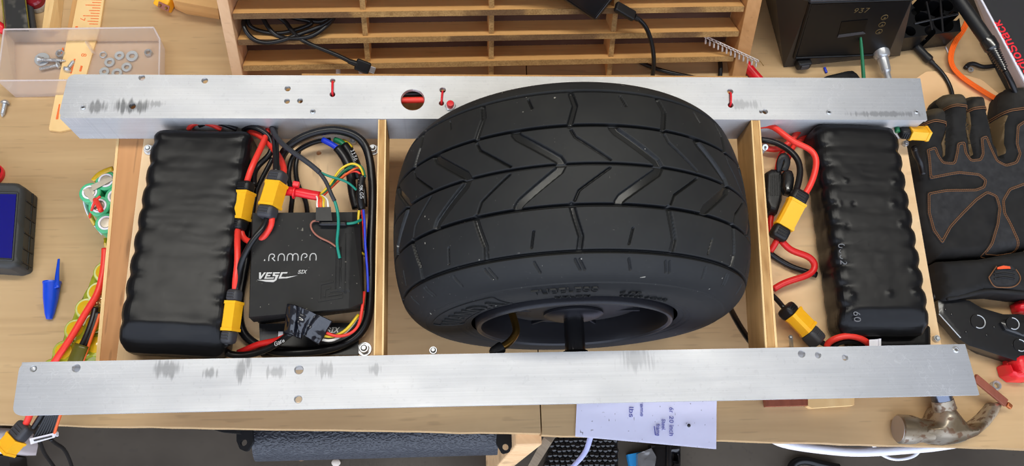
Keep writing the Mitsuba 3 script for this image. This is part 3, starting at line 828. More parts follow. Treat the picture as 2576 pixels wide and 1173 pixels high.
st = [[(-.55, 0), (-.55, .25)],
      [(0, 0), (0, .60), (.14, .92), (.40, 1.0), (.66, .90), (.74, .68), (.62, .46), (.40, .40)], [(.42, .38), (.60, .22), (.74, .08), (.86, 0)],
      arch(1.25, .8), arch(2.45, .72), arch(3.17, .72), [(4.35, 0), (4.35, .60), (4.50, .92), (4.74, 1.0), (5.0, .90), (5.08, .68), (4.96, .48), (4.76, .44)], arch(5.5, .8)]
lk = part(ck, 'lettering', stroke_text(P(676, 657, zt + .0001), ux, st, .0056, .00042), 'silver_print', 30, 'silver wordmark')
sl = .28
F = frame(P(648, 703, zt - .0003), ux)
vs = [[(0, 1), (.28, 1), (.42, .42), (.72, 1), (1.0, 1), (.5, .02), (.22, .02)],
      [(1.1, 1), (1.9, 1), (1.84, .78), (1.34, .78), (1.30, .6), (1.75, .6), (1.7, .4), (1.25, .4), (1.22, .22), (2.35, .22), (2.28, .02), (.95, .02)],
      [(2.0, 1), (3.0, 1), (2.94, .78), (2.32, .78), (2.36, .62), (2.92, .62), (2.74, -.2), (2.4, -.5), (2.5, .4), (2.05, .4)],
      [(3.15, 1), (4.1, 1), (4.03, .78), (3.42, .78), (3.3, .3), (3.9, .26), (5.6, .46), (4.2, .06), (2.98, .02)],
      [(-.05, -.12), (2.5, -.12), (2.36, -.5), (1.3, -.42)]]
ms = []
for pl in vs:
    a = np.array(pl); a[:, 0] += sl * a[:, 1] * .6
    ms.append(put(prism(a * .0052, 0, .0006), F))
part(ck, 'lettering', ms, 'silver_print', 30, 'silver slanted wordmark')
part(ck, 'lettering', text('SIX', .0027, .0006, frame(P(748, 689, zt - .0003), ux), .3, True), 'silver_print', 30, 'silver slanted word')
# moulded ridges on the cover's right part
for pl, hgt in (([(846, 560), (884, 556), (880, 735), (842, 735)], .0007), ([(853, 620), (862, 619), (860, 728), (850, 728)], .0013), ([(868, 585), (873, 585), (871, 740), (865, 740)], .0013)):
    part(ck, 'ridge', inflate(P2(pl, zt), zt - .0005, dome(zt, zt + hgt, .0012), .0015), 'cover_black')
for pl in ([(803, 712), (838, 706), (838, 711), (808, 717)], [(803, 712), (808, 716), (806, 757), (800, 758)], [(800, 753), (862, 744), (862, 750), (801, 760)], [(815, 725), (832, 722), (832, 727), (820, 729)], [(815, 725), (820, 727), (818, 747), (813, 747)],
           [(830, 730), (860, 726), (860, 732), (830, 736)], [(826, 742), (861, 737), (861, 741), (826, 746)]):
    part(ck, 'ridge', slab(PP(pl, zt + .0006), .001), 'cover_black', False)
k2 = thing('circuit_module', 'flat black module under the taped wires in front of the controller', 'circuit module')
part(k2, 'plate', slab(PP([(652, 815), (903, 812), (900, 893), (655, 895)], .1195), .1195 - ZD), 'black_plastic', False)
part(k2, 'lettering', text('SIX', .0042, .0005, frame(P(818, 838, .1196), ux), .3, True), 'silver_print', 30, 'silver slanted word')
part(k2, 'label_patch', slab(PP([(655, 835), (698, 834), (697, 860), (655, 862)], .1202), .001), 'dark_grey_plastic', False)
part(k2, 'label_patch', slab(PP([(700, 834), (712, 834), (711, 855), (699, 858)], .1206), .001), 'white_plastic', False)
# black tape folded over the wires
mat('vinyl_tape', (17, 19, 27), 0.12, spec=0.65, coat=0.6)


def sheet(quad, z, n=26, amp=.002, seed=0, th=.0008, bend=None):
    """A thin crumpled sheet with real thickness over a quad of pixels."""
    q = np.array([P(*a, zz) for a, zz in zip(quad, z)])
    u, v = np.meshgrid(np.linspace(0, 1, n), np.linspace(0, 1, n))
    u1, v1 = u.ravel()[:, None], v.ravel()[:, None]
    g = lerp2(q, u1, v1)
    g[:, 2] += amp * (meshkit.fbm(np.c_[u.ravel() * 3 + seed, v.ravel() * 3, 0 * u.ravel()], 3) - .5) * 2
    if bend is not None: g[:, 2] += bend(u.ravel(), v.ravel())
    i, j = np.meshgrid(np.arange(n - 1), np.arange(n - 1), indexing='ij')
    a = (i * n + j).ravel()
    f = np.vstack([np.c_[a, a + 1, a + n + 1], np.c_[a, a + n + 1, a + n]])
    N = n * n
    top, bot = g, g - [0, 0, th]
    edge = np.concatenate([np.arange(n - 1), np.arange(n - 1) * n + n - 1, N - 1 - np.arange(n - 1), (n - 1 - np.arange(n - 1)) * n])
    e2 = np.roll(edge, -1)
    side = np.vstack([np.c_[edge, edge + N, e2 + N], np.c_[edge, e2 + N, e2]])
    m = trimesh.Trimesh(np.vstack([top, bot]), np.vstack([f, f[:, ::-1] + N, side]), process=False)
    m.fix_normals()
    return m


tk_ = thing('tape_wrap', 'glossy black tape folded around the wires in front of the controller', 'tape')
part(tk_, 'fold', sheet([(722, 764), (765, 776), (757, 852), (713, 838)], (.153, .155, .148, .146), 30, .0010, 1, .003, lambda u, v: .0035 * np.sin(u * 3.1) - .003 * np.exp(-((u - .75) / .12) ** 2)), 'vinyl_tape', True)
part(tk_, 'fold', sheet([(744, 768), (836, 808), (800, 866), (752, 838)], (.154, .148, .143, .1485), 34, .0010, 5, .0012, lambda u, v: .0030 * np.sin(u * 3.5 + v) - .003 * np.exp(-((u + .3 * v - .55) / .08) ** 2)), 'vinyl_tape', True)
cable('power_wire', [(574, 862, .142), (562, 872, .135), (566, 885, .128), (588, 893, .126), (620, 893, .127), (655, 885, .129), (690, 869, .133), (715, 852, .140), (732, 838, .146)], .0026, 'black_insulation', 'black wire with white print curving from the slim connector under the tape')
cable('power_wire', [(600, 888, .121), (622, 879, .124), (652, 867, .128), (690, 859, .132), (720, 848, .140)], .0026, 'dark_red_insulation', 'dark red wire behind the printed black wire under the tape')
o = P(640, 889, .1322); d = P(727, 848, .1445) - P(690, 868, .136)
single('printed_letters', text('Gara', .0034, .0004, frame(P(692, 873, .1368), d)), 'white_print', 'white letters printed on the black wire by the tape', 'lettering')
for n, m, pth in (('red', 'red_insulation', [(818, 836, .140), (842, 845, .139), (872, 843, .139), (898, 824, .140), (908, 795, .141), (912, 768, .141), (916, 735, .138)]),
                  ('yellow', 'yellow_insulation', [(812, 845, .138), (840, 846, .137), (868, 832, .137), (886, 813, .137), (902, 792, .136)]),
                  ('white', 'white_insulation', [(806, 853, .136), (832, 857, .135), (862, 842, .135), (884, 820, .135), (900, 798, .134)]),
                  ('black', 'black_insulation', [(815, 842, .136), (850, 848, .133), (882, 830, .133), (902, 806, .134)])):
    cable('signal_wire', pth, .0012, m, n + ' wire from the tape curving up along the motor cable')
# right compartment wires
cable('power_wire', [(1907, 318, .135), (1934, 316, .138), (1965, 333, .142), (2000, 358, .144), (2036, 376, .145), (2052, 398, .145), (2050, 432, .144), (2038, 466, .142), (2021, 495, .140)], .0026, 'red_insulation', 'thick red wire arching along the right battery into the connector')
cable('power_wire', [(1913, 352, .130), (1944, 357, .132), (1982, 376, .135), (2007, 404, .137), (2012, 440, .138), (2002, 482, .139)], .0026, 'black_insulation', 'thick black wire curving into the connector by the fuse holder')
cable('power_wire', [(1913, 368, .122), (1947, 376, .123), (1979, 364, .125), (2000, 342, .126), (2016, 320, .126)], .0026, 'red_insulation', 'red wire low under the crossing wires by the rear rail')
cable('power_wire', [(2034, 345, .120), (2008, 355, .121), (1988, 385, .123), (1978, 420, .125), (1976, 445, .125)], .0022, 'red_insulation', 'red wire from the rear rail into the right side of the fuse holder')
cable('power_wire', [(1978, 366, .118), (1962, 395, .119), (1955, 425, .122), (1950, 445, .124)], .0022, 'dark_red_insulation', 'red wire into the left side of the fuse holder')
cable('power_wire', [(1966, 606, .132), (1992, 630, .130), (2034, 647, .128), (2049, 667, .127), (2041, 686, .126), (2004, 702, .126), (1968, 715, .125), (1946, 728, .124)], .0027, 'dark_red_insulation', 'thick red wire bent sharply on the right deck below the fuse holder')
cable('power_wire', [(1955, 604, .131), (1946, 620, .128), (1938, 632, .125)], .0025, 'dark_red_insulation', 'short red wire end between the connector and the divider')
cable('power_wire', [(1930, 632, .120), (1946, 645, .119), (1988, 670, .118), (2024, 683, .118), (2054, 692, .118)], .0026, 'black_insulation', 'black wire with a blunt end on the right deck')
cable('power_wire', [(1944, 744, .124), (1956, 756, .126), (1972, 775, .130)], .0020, 'black_insulation', 'black wire between the divider and the diagonal connector')
cable('power_wire', [(2056, 856, .130), (2066, 862, .129), (2080, 869, .128), (2092, 876, .127)], .0022, 'black_insulation', 'black wire from the diagonal connector under the front rail')
cable('power_wire', [(2078, 872, .129), (2086, 862, .132), (2103, 852, .136), (2131, 846, .138), (2158, 850, .137), (2180, 861, .133), (2190, 872, .129)], .0026, 'red_insulation', 'red wire arched in front of the right battery')
cable('power_wire', [(2094, 874, .126), (2108, 863, .129), (2132, 858, .131), (2158, 861, .130), (2172, 870, .127)], .0024, 'black_insulation', 'black wire arched under the red one in front of the right battery')
k = thing('wire_plug', 'white plug at the front end of the right battery', 'connector')
part(k, 'housing', hull(np.vstack([PP([(2186, 855), (2215, 853), (2214, 873), (2187, 874)], .140), PP([(2186, 855), (2215, 853), (2214, 873), (2187, 874)], .133)])), 'white_plastic', False)
part(k, 'flange', slab(PP([(2211, 852), (2217, 852), (2217, 873), (2211, 873)], .1412), .009), 'white_plastic', False)
# blade fuse holder
k = thing('fuse_holder', 'black blade fuse holder with its cap open beside the right divider', 'fuse holder')
fz = .131
m = man(inflate(P2([(1929, 432), (1944, 423), (1966, 424), (1972, 440), (1970, 500), (1958, 535), (1938, 528), (1927, 500)], fz), ZD, dome(.128, fz, .003), .002))
part(k, 'body', m, 'black_plastic')
for i in range(6):
    x = 1940 + i * 4.4
    part(k, 'rib', slab(PP([(x, 440), (x + 1.6, 440), (x + .6, 492), (x - 1, 492)], fz + .0006), .001), 'black_plastic', False)
part(k, 'cap', inflate(P2([(1972, 432), (1982, 424), (1994, 428), (2000, 445), (1998, 470), (1992, 490), (1975, 486), (1969, 465)], .136), .1305, dome(.134, .1375, .004), .002), 'black_gloss')
part(k, 'strap', tube(spline([P(1962, 432, .131), P(1962, 408, .135), P(1972, 392, .137), P(1980, 402, .136), P(1972, 430, .133)]), .0018, 8, flat=(1.6, .6)), 'black_plastic', True)
part(k, 'lead', tube(spline([P(1944, 532, .121), P(1938, 560, .119), P(1940, 590, .118)]), .0024, 10), 'dark_red_insulation', True)
single('wire_sleeve', tube([P(2256, 322, .137), P(2258, 333, .137)], .0022, 12), 'green_insulation', 'small green sleeve between the right battery and its rear connector', 'sleeve')
cable('bundle_cable', [(1836, 775, .06), (1852, 805, .075), (1872, 838, .088), (1893, 866, .099), (1915, 890, .104)], .0026, 'black_insulation', 'black cable running from under the tire to the right deck')
# cables under the rear rail, seen through the round hole
cable('power_wire', [(800, 262, .140), (900, 257, .1455), (1000, 253, .1458), (1040, 252, .1458), (1100, 251, .1455), (1300, 250, .143), (1600, 252, .140), (1840, 262, .138), (1912, 310, .133)], .0026, 'red_insulation', 'red wire running under the rear rail, seen through its round hole')
cable('power_wire', [(800, 246, .136), (900, 240, .143), (1040, 236, .1445), (1300, 238, .132), (1600, 240, .132), (1840, 248, .132), (1880, 262, .131)], .0026, 'black_insulation', 'black wire running under the rear rail behind the red one')
single('backing_board', prism([(P(760, 240, .12)[0], YI + .0034), (P(1880, 240, .12)[0], YI + .0034), (P(1880, 240, .12)[0], .15), (P(760, 240, .12)[0], .15)], .1205, .1265), 'strip_wood', 'wooden strip under the rear rail behind its holes', 'wooden board', smooth=False)
single('support_board', prism([(P(1500, 240, .12)[0], .130), (P(1560, 240, .12)[0], .130), (P(1560, 240, .12)[0], .149), (P(1500, 240, .12)[0], .149)], .0002, .1204), 'strip_wood', 'upright board under the wooden strip of the rear rail', 'wooden board', smooth=False)

# cable ties through the rear rail
for (ax, ay), (bx, by), lab in (((837, 203), (836.3, 238), 'red cable tie in the rear rail left of the large round hole'), ((1113.5, 228), (1110.6, 260), 'red cable tie in the rear rail right of the large round hole'), ((1837, 231), (1838, 265), 'red cable tie in the rear rail right of the tire')):
    a, b = P(ax, ay, ZR), P(bx, by, ZR)
    up = np.array([0, 0, 1.0])
    pth = [a - up * .008, a - up * .002 + (b - a) * .06, a + up * .0008 + (b - a) * .12, (a + b) / 2 + up * .0013, b + up * .0008 - (b - a) * .12, b - up * .002 - (b - a) * .04, b - up * .008]
    single('cable_tie', tube(spline(pth, 40), .0009, 8), 'red_plastic', lab, 'cable tie', smooth=True)


# fasteners
def hexpts(r, a0=0): return [(r * math.cos(a0 + i * math.pi / 3), r * math.sin(a0 + i * math.pi / 3)) for i in range(6)]


def nut_mesh(r, h, a0=0, bore=.52):
    m = Manifold.extrude(CrossSection([hexpts(r, a0)]), h) ^ Manifold.cylinder(h, r * 1.0, r * .86, 30) if False else Manifold.extrude(CrossSection([hexpts(r, a0)]), h)
    cone = Manifold.cylinder(h * .35, r * 1.02, r * .84, 36).translate([0, 0, h * .65]) + Manifold.cylinder(h * .66, r * 1.02, r * 1.02, 36)
    m = (m ^ cone) - Manifold.cylinder(h * 3, r * bore, r * bore, 24).translate([0, 0, -h]) - Manifold.cylinder(h * .25, r * bore, r * bore * 1.25, 24).translate([0, 0, h * .8])
    return tm(m)


def washer_mesh(r, bore, h):
    return lathe([(bore, 0), (r, 0), (r, h * .8), (r - h * .2, h), (bore + h * .2, h), (bore, h * .8), (bore, 0)], 36)


def nut(px, py, z, r, h, lab, m='steel', tilt=None, group=None, bolt=None, washer=None, a0=.3):
    k = thing('nut', lab, 'nut', group)
    F = T_np(P(px, py, z)) if tilt is None else tilt
    zz = 0
    if washer:
        part(k, 'washer', put(washer_mesh(washer, r * .6, .0010), F), m, 30); zz = .0010
    part(k, 'body', put(tm(nut_mesh(r, h, a0)), F @ T_np((0, 0, zz))), m, 25)
    if bolt:
        part(k, 'bolt_end', put(lathe([(0, 0), (r * .5, 0), (r * .5, h + bolt - .0006), (r * .4, h + bolt), (0, h + bolt)], 20), F @ T_np((0, 0, zz))), 'zinc', 30)
    return k


def screw_mesh(L, r, head_r, head_h, kind='pan', pitch=.0013, point=True):
    """Screw along +z: head at the origin, tip at L."""
    z = np.linspace(head_h, L, int(L / pitch * 6))
    frac = np.clip((L - z) / (L * .18), .05, 1) if point else np.ones_like(z)
    rr_ = (r * .78 + r * .22 * np.abs(((z / pitch) % 1) * 2 - 1)) * frac
    prof = ([(0, 0), (head_r * .6, 0), (head_r, head_h * .6), (head_r, head_h)] if kind == 'pan' else [(0, 0), (head_r, 0), (head_r, head_h * .2), (r, head_h)]) + [(a, b) for a, b in zip(rr_, z)] + [(0, L)]
    return lathe(prof[::-1], 16)


def screw(a, b, z0, z1, r, hr, hh, lab, kind='pan', m='steel', group=None, point=True):
    A, B = P(*a, z0), P(*b, z1)
    return single('screw', along(A, B, screw_mesh(np.linalg.norm(B - A), r, hr, hh, kind, point=point)), m, lab, 'screw', group, smooth=35)


nut(917, 879, ZD + .0002, .0040, .0042, 'silver nut on a washer in the front right corner of the left deck', washer=.0056, bolt=.0015)
nut(939, 378, ZD + .0002, .0036, .0040, 'silver nut on a washer by the left divider near the rear rail', washer=.0048, bolt=.002)
nut(889, 357, ZD + .0002, .0030, .0032, 'small nut half under the cable loop by the rear rail', bolt=.001)
nut(376, 378, ZD + .0002, .0034, .0034, 'silver nut at the left edge of the left battery', washer=.0044, bolt=.001)
nut(1090, 884, .1230, .0034, .0042, 'silver nut on a bolt standing behind the front rail left of the tire', bolt=.0022)
single('bolt', put(lathe([(0, -.016), (.0019, -.016), (.0019, .001), (0, .001)], 16), T_np(P(1090, 884, .123))), 'zinc', 'threaded bolt under the nut left of the tire', 'bolt')
nut(2276, 363, ZD + .0002, .0028, .003, 'small nut at the rear right corner of the right battery', bolt=.001)
nut(2353, 853, ZD + .0002, .0030, .003, 'small nut at the front right corner of the right battery', bolt=.001)
single('bolt', tube([P(1991, 872, .116), P(1989, 848, .138)], .0016, 12), 'zinc', 'thin threaded bolt standing behind the front rail by the diagonal connector', 'bolt', smooth=True)
k = thing('bolt', 'silver bolt sticking through the right divider near the rear rail', 'bolt')
part(k, 'shaft', along(P(1904, 400, .124), P(1922, 376, .134), lathe([(0, 0), (.0017, 0), (.0017, .013), (0, .013)], 14)), 'zinc')
part(k, 'head', put(tm(nut_mesh(.0032, .003, bore=.3)), frame(P(1921, 370, .134), (1, .2, 0), (.5, -.4, .8))), 'steel', 25)
k = thing('screw', 'black and silver Phillips screw head by the front rail below the controller', 'screw')
F = T_np(P(848, 886, ZD + .0003))
part(k, 'head', put(lathe([(0, 0), (.0036, 0), (.0036, .0008), (.0026, .0022), (0, .0026)], 24), F), 'steel')
for a in (0, math.pi / 2):
    part(k, 'slot', put(rbox(.0042, .0009, .0008, .0003, (0, 0, .0025)), F @ np.array(trimesh.transformations.rotation_matrix(a + .5, (0, 0, 1)))), 'black_plastic')
# red push button in a hex nut
k = thing('push_button', 'red push button with a hex nut in the rear rail beside the tire', 'button')
F = T_np(P(1133, 268, ZR))
part(k, 'nut', put(tm(nut_mesh(.0046, .0022, bore=.5)), F), 'steel', 25)
part(k, 'cap', put(lathe([(0, 0), (.0030, 0), (.0030, .0050), (.0026, .0058), (0, .0060)], 28), F), 'red_plastic', 30)

# ------------------------------------------------------------------ bench: the left side
mat('tray_diffuse', (214, 206, 200), 0.4)
scene['mat_tray_plastic'] = {'type': 'blendbsdf', 'weight': 0.30, 'a': {'type': 'thindielectric', 'int_ior': 1.3}, 'b': {'type': 'principledthin', 'base_color': rgb(244, 232, 222), 'roughness': .4, 'diff_trans': 0.9}}
zr_ = .024
rim_o = PP([(10, 74), (386, 69), (402, 98), (400, 200), (-6, 203)], zr_)
bot = PP([(36, 106), (398, 103), (414, 124), (413, 235), (40, 244)], .0006)


def wall(a, b, c, d, th=.0011):
    q = np.array([a, b, c, d]); n = np.cross(q[1] - q[0], q[3] - q[0]); n /= np.linalg.norm(n)
    return hull(np.vstack([q - n * th / 2, q + n * th / 2]))


tray = thing('parts_tray', 'translucent plastic tray with washers and screws at the left rear', 'tray')
part(tray, 'bottom', prism(bot[:, :2], .0004, .0014), 'tray_plastic', False)
for i in range(5):
    j = (i + 1) % 5
    part(tray, 'side', wall(bot[i], bot[j], rim_o[j], rim_o[i]), 'tray_plastic', False)
mat('tray_rim', (228, 218, 216), 0.3)
scene['mat_tray_edge'] = {'type': 'blendbsdf', 'weight': 0.4, 'a': {'type': 'thindielectric', 'int_ior': 1.45}, 'b': {'type': 'twosided', 'bsdf': {'type': 'principled', 'base_color': rgb(232, 222, 220), 'roughness': .3}}}
part(tray, 'rim', [tube([rim_o[i], rim_o[(i + 1) % 5]], .0009, 8) for i in range(5)], 'tray_edge', True)
part(tray, 'divider', wall(P(222, 104, .0012), P(240, 136, .0012), P(232, 132, .016), P(214, 104, .016)), 'tray_plastic', False)

ztb = .0016
for x, y, d, bore, h, lab in [(106.5, 150, 41, 12, .0012, 'wide grey fender washer in the tray under two screws'), (301, 140.5, 27, 11, .0012, 'flat grey washer in the tray left of the largest bright one'),
                              (333, 142, 33, 15, .0016, 'largest bright washer in the tray'), (276.6, 157.6, 28.5, 13, .0016, 'bright washer in the tray below the lock ring'),
                              (319.6, 170, 28.5, 13, .0016, 'bright washer in the tray below the largest one'), (263, 181, 27, 11, .0012, 'washer half hidden by the rear rail, left one'), (295, 185, 29, 14, .0016, 'washer half hidden by the rear rail, right one'),
                              (260.5, 139, 20, 14, .0018, 'thin spring lock ring in the tray')]:
    s = .001 / 2.78
    single('washer', put(washer_mesh(d * s / 2, bore * s / 2, h), T_np(P(x, y, ztb))), 'zinc', lab, 'washer', 'washers in the tray', smooth=30)
nut(154, 138, ztb, .0046, .0038, 'nut in the left half of the tray beside the screws')
nut(375, 135, ztb, .0042, .0034, 'nut at the right end of the tray', a0=.1)
screw((97, 150), (167, 153), .0060, .0045, .0020, .0036, .0035, 'countersunk screw lying on the fender washer', 'flat')
screw((152, 163), (100, 174), .0042, .0046, .0019, .0036, .003, 'machine screw lying below the fender washer', 'pan', point=False)
screw((166, 180), (188, 151), .0048, .0030, .0021, .0042, .003, 'pan head screw beside the rear rail inside the tray')
screw((14, 253), (5, 295), .0042, .0022, .0022, .0040, .0032, 'loose screw on the bench left of the rear rail')

# ruler, wooden strip and tools at the rear left
mat('ruler_orange', (232, 112, 50), 0.5)
wood('ruler_wood', (240, 206, 148), (222, 180, 116), 'y', 90, 0.45, seed=12.0)
zru = .0030
rk_ = thing('ruler', 'wooden ruler with orange marks under the tray and the rear rail', 'ruler')
rq = [(194, -30), (266, -30), (251, 71), (177, 326), (150, 331), (124, 328), (123, 322)]
part(rk_, 'blade', prism(P2(rq, zru), .0002, zru), 'ruler_wood', False)
part(rk_, 'bevel', slab(PP([(188, -30), (200, -30), (180, 75), (169, 75)], zru + .0002), .002), 'strip_wood', False)
for i in range(-3, 8):
    y = 13 + i * 6.75
    ln = {0: 38, 4: 40, -4: 38}.get(i, (24, 20, 27, 22)[i % 4])
    xr_ = 253 - (y - 13) * .15
    part(rk_, 'mark', slab(PP([(xr_ - ln, y - .8 - ln * .015), (xr_, y - .4), (xr_, y + 1.1), (xr_ - ln, y + .7 - ln * .015)], zru + .0003), .0004), 'ruler_orange', False)
for s, x, y in (('7', 203, 44), ('8', 206, 134)):
    o = P(x, y, zru); d = P(x - 2, y + 10, zru) - o
    part(rk_, 'number', text(s, .0048, .0004, frame(o, d)), 'ruler_orange', 30)
for ql in ([(190, 66), (196, 66), (194, 73), (188, 73)], [(186, 148), (190, 148), (180, 185), (176, 185)], [(203, 165), (208, 166), (204, 180), (199, 179)], [(148, 262), (151, 262), (146, 300), (140, 300)], [(156, 120), (160, 120), (158, 134), (154, 134)]):
    part(rk_, 'mark', slab(PP(ql, zru + .0003), .0004), 'ruler_orange', False)
k = thing('wooden_strip', 'square wooden strip on the bench left of the ruler', 'wooden strip')
part(k, 'stick', hull(np.vstack([PP([(119, -30), (142, -30), (123, 74), (106, 74)], .012), PP([(119, -30), (150, -30), (150, -30), (164, -30), (152, 78), (104, 78)], .0003)])), 'pale_wood', False)

mat('worn_black', mikit.proc(lambda p, n, uv: mix(s2l(34, 34, 34), s2l(88, 84, 76), smoothstep(.5, .75, fbm(p.x * 90, p.y * 90, p.z * 90, 3)))), 0.5)
k = thing('tool_case', 'worn black tool with yellow edges at the upper left corner', 'tool')
part(k, 'body', hull(np.vstack([PP([(8, -30), (58, -30), (72, 78), (18, 78)], .022), PP([(2, -30), (64, -30), (82, 80), (10, 80)], .0004)])), 'worn_black', False)
mat('yellow_stripe', (128, 116, 36), 0.5)
part(k, 'stripe', tube([P(60, -30, .020), P(73, 76, .020)], .0008, 6), 'yellow_stripe', True)
part(k, 'stripe', tube([P(2, -30, .012), P(14, 78, .012)], .0008, 6), 'yellow_stripe', True)
part(k, 'side', tube([P(68, -30, .010), P(84, 78, .008)], .0035, 8), 'dark_grey_plastic', True)
k = thing('red_canister', 'dark red shiny round canister with a metal rim beside the black tool', 'canister')
mat('dark_red_gloss', (128, 20, 32), 0.22, spec=0.6)
F = T_np(P(97, 12, .0004))
part(k, 'cap', put(lathe([(0, .014), (.0075, .0135), (.0092, .0115), (.0095, .006), (0, .006)][::-1], 36), F), 'dark_red_gloss')
part(k, 'rim', put(lathe([(0, 0), (.0100, 0), (.0102, .004), (.0098, .0062), (0, .0062)], 36), F), 'zinc')
single('red_grip', tube(spline([P(-20, 50, .008), P(-6, 62, .008), P(6, 72, .006), P(2, 82, .004)]), .0042, 10), 'red_plastic', 'red plastic grip at the left frame edge above the tray', 'grip', smooth=True)
# connector and wood block above the rack's left side
k = thing('power_connector', 'open yellow power connector on the bench by the wooden block', 'connector')
o = P(409, 6, .009); dirn = P(440, 22, .009) - P(398, 3, .009)
F = frame(P(414, 8, .0074), dirn, (0, -.35, 1))
part(k, 'housing', put(man(rbox(.0155, .0125, .0135, .0016)), F), 'yellow_plastic', 25)
F2 = frame(P(416, 16, .0105), dirn, (0, -.72, .7))
part(k, 'socket', put(rbox(.0128, .0062, .0008, .0003, (0, 0, .0028)), F2), 'brown_insulation')
for s in (-.0036, .0036):
    part(k, 'pin', put(lathe([(0, 0), (.0014, 0), (.0014, .0044), (.0009, .0050), (0, .0050)], 14), F2 @ T_np((s, 0, 0))), 'brass')
single('wood_block', hull(np.vstack([PP([(430, -20), (560, -40), (548, 22), (438, 2)], .03), PP([(440, 22), (470, 36), (552, 49), (555, -20), (440, -20)], .0005)])), 'shelf_wood', 'weathered wooden block beside the open yellow connector', 'wooden block', smooth=False)

# handheld device at the left edge
mat('screen_blue', (10, 10, 110), 0.1, spec=0.6, coat=0.4)
mat('case_grey', (56, 57, 57), 0.55, spec=0.35)
zd = .026
k = thing('meter', 'dark handheld meter with a blue screen at the left edge', 'meter')
dq = P2([(-190, 452), (40, 457), (61, 470), (47, 667), (22, 675), (-195, 660)], zd)
dp = np.array(Polygon(dq).buffer(-.004).buffer(.004, quad_segs=6).exterior.coords)[:-1]
part(k, 'case', inflate(dp, .0005, dome(.021, zd, .005), .003), 'case_grey', True)
part(k, 'screen', slab(PP([(-150, 486), (41, 489), (29, 650), (-150, 641)], zd + .0006), .003), 'screen_blue', False)
part(k, 'bezel', [tube([P(*a, zd + .0003), P(*b, zd + .0003)], .0009, 6) for a, b in (((-150, 482), (45, 485)), ((45, 485), (32, 655)), ((32, 655), (-150, 646)))], 'case_grey', True)
for y in (500, 540, 580, 620, 655):
    q = P(61 - (y - 470) * .071, y, zd)
    part(k, 'rib', rbox(.0012, .0016, .018, .0005, (q[0] + .0003, q[1], .012)), 'black_plastic')
part(k, 'bumper', tube([P(61, 472, .010) * [0, 0, 1] + [P(61, 472, zd)[0], P(61, 472, zd)[1], 0], np.array([P(47, 665, zd)[0], P(47, 665, zd)[1], .010])], .0011, 6), 'black_plastic', True)
k = thing('probe_plug', 'black round plug with a red ring above the meter', 'plug')
part(k, 'body', put(lathe([(0, 0), (.0095, 0), (.0095, .016), (.007, .020), (0, .021)], 28), T_np(P(-19, 436, .0004))), 'black_plastic')
part(k, 'ring', put(lathe([(0, 0), (.0112, 0), (.0112, .004), (0, .004)], 28), T_np(P(-18, 441, .0003))), 'red_plastic')

# blue pen cap
k = thing('pen_cap', 'blue pen cap lying on the bench left of the frame', 'pen cap')
A, B = P(131, 709, .0052), P(124, 803, .0030)
L = np.linalg.norm(B - A)
part(k, 'barrel', along(A, B, lathe([(.0062, 0), (.0078, 0), (.0079, .0012), (.0074, .0022), (.0064, L * .45), (.0042, L * .85), (.0026, L), (0, L), (0, L - .002), (.0056, .002), (.0062, 0)], 24)), 'blue_cap', 30)
part(k, 'clip', tube(spline([P(144, 725, .0095), P(143, 708, .0090), P(145, 680, .0075), P(148, 652, .0060)]), [.0026 - .0016 * t for t in np.linspace(0, 1, len(spline([P(144, 725, .0095), P(143, 708, .0090), P(145, 680, .0075), P(148, 652, .0060)])))], 10, flat=(1, .55)), 'blue_cap', True)

# cells and wrapped pack left of the end board
mat('cell_green', (58, 176, 122), 0.3, spec=0.5, coat=0.3)
mat('amber_film', (206, 168, 20), 0.16, spec=0.6, coat=0.7)
mat('olive_sleeve', (84, 80, 22), 0.3)
mat('amber_green', (150, 158, 34), 0.16, spec=0.6, coat=0.7)
mat('gold_foil', (226, 200, 130), 0.2, 0.85)
mat('nickel', (168, 160, 148), 0.35, 0.9)
k = thing('cell_cluster', 'green battery cells with soldered tabs beside the left end board', 'battery cells')
HC = .0650
RC = .0092


def cell(par, x, y, tilt=0, amber=False):
    c = P(x, y, HC)
    c0 = np.array([c[0], c[1], .0004])
    b = part(par, 'cell', put(lathe([(0, 0), (RC, 0), (RC, HC - .0012), (RC - .0008, HC - .0004), (.0066, HC - .0004), (.0066, HC - .001), (0, HC - .001)], 36), T_np(c0)), 'amber_green' if amber else 'cell_green', 30)
    if amber:
        part(b, 'film', put(lathe([(0, HC - .001), (.0068, HC - .001), (.0066, HC + .0005), (.003, HC + .0012), (0, HC + .0014)], 28), T_np(c0)), 'amber_film', 30)
    else:
        part(b, 'ring', put(lathe([(.0046, HC - .001), (.0066, HC - .001), (.0064, HC), (.0048, HC), (.0046, HC - .001)], 28), T_np(c0)), 'white_plastic', 30)
        part(b, 'terminal', put(lathe([(0, HC - .001), (.0046, HC - .001), (.0044, HC + .0002), (0, HC + .0004)], 24), T_np(c0)), 'nickel', 30)


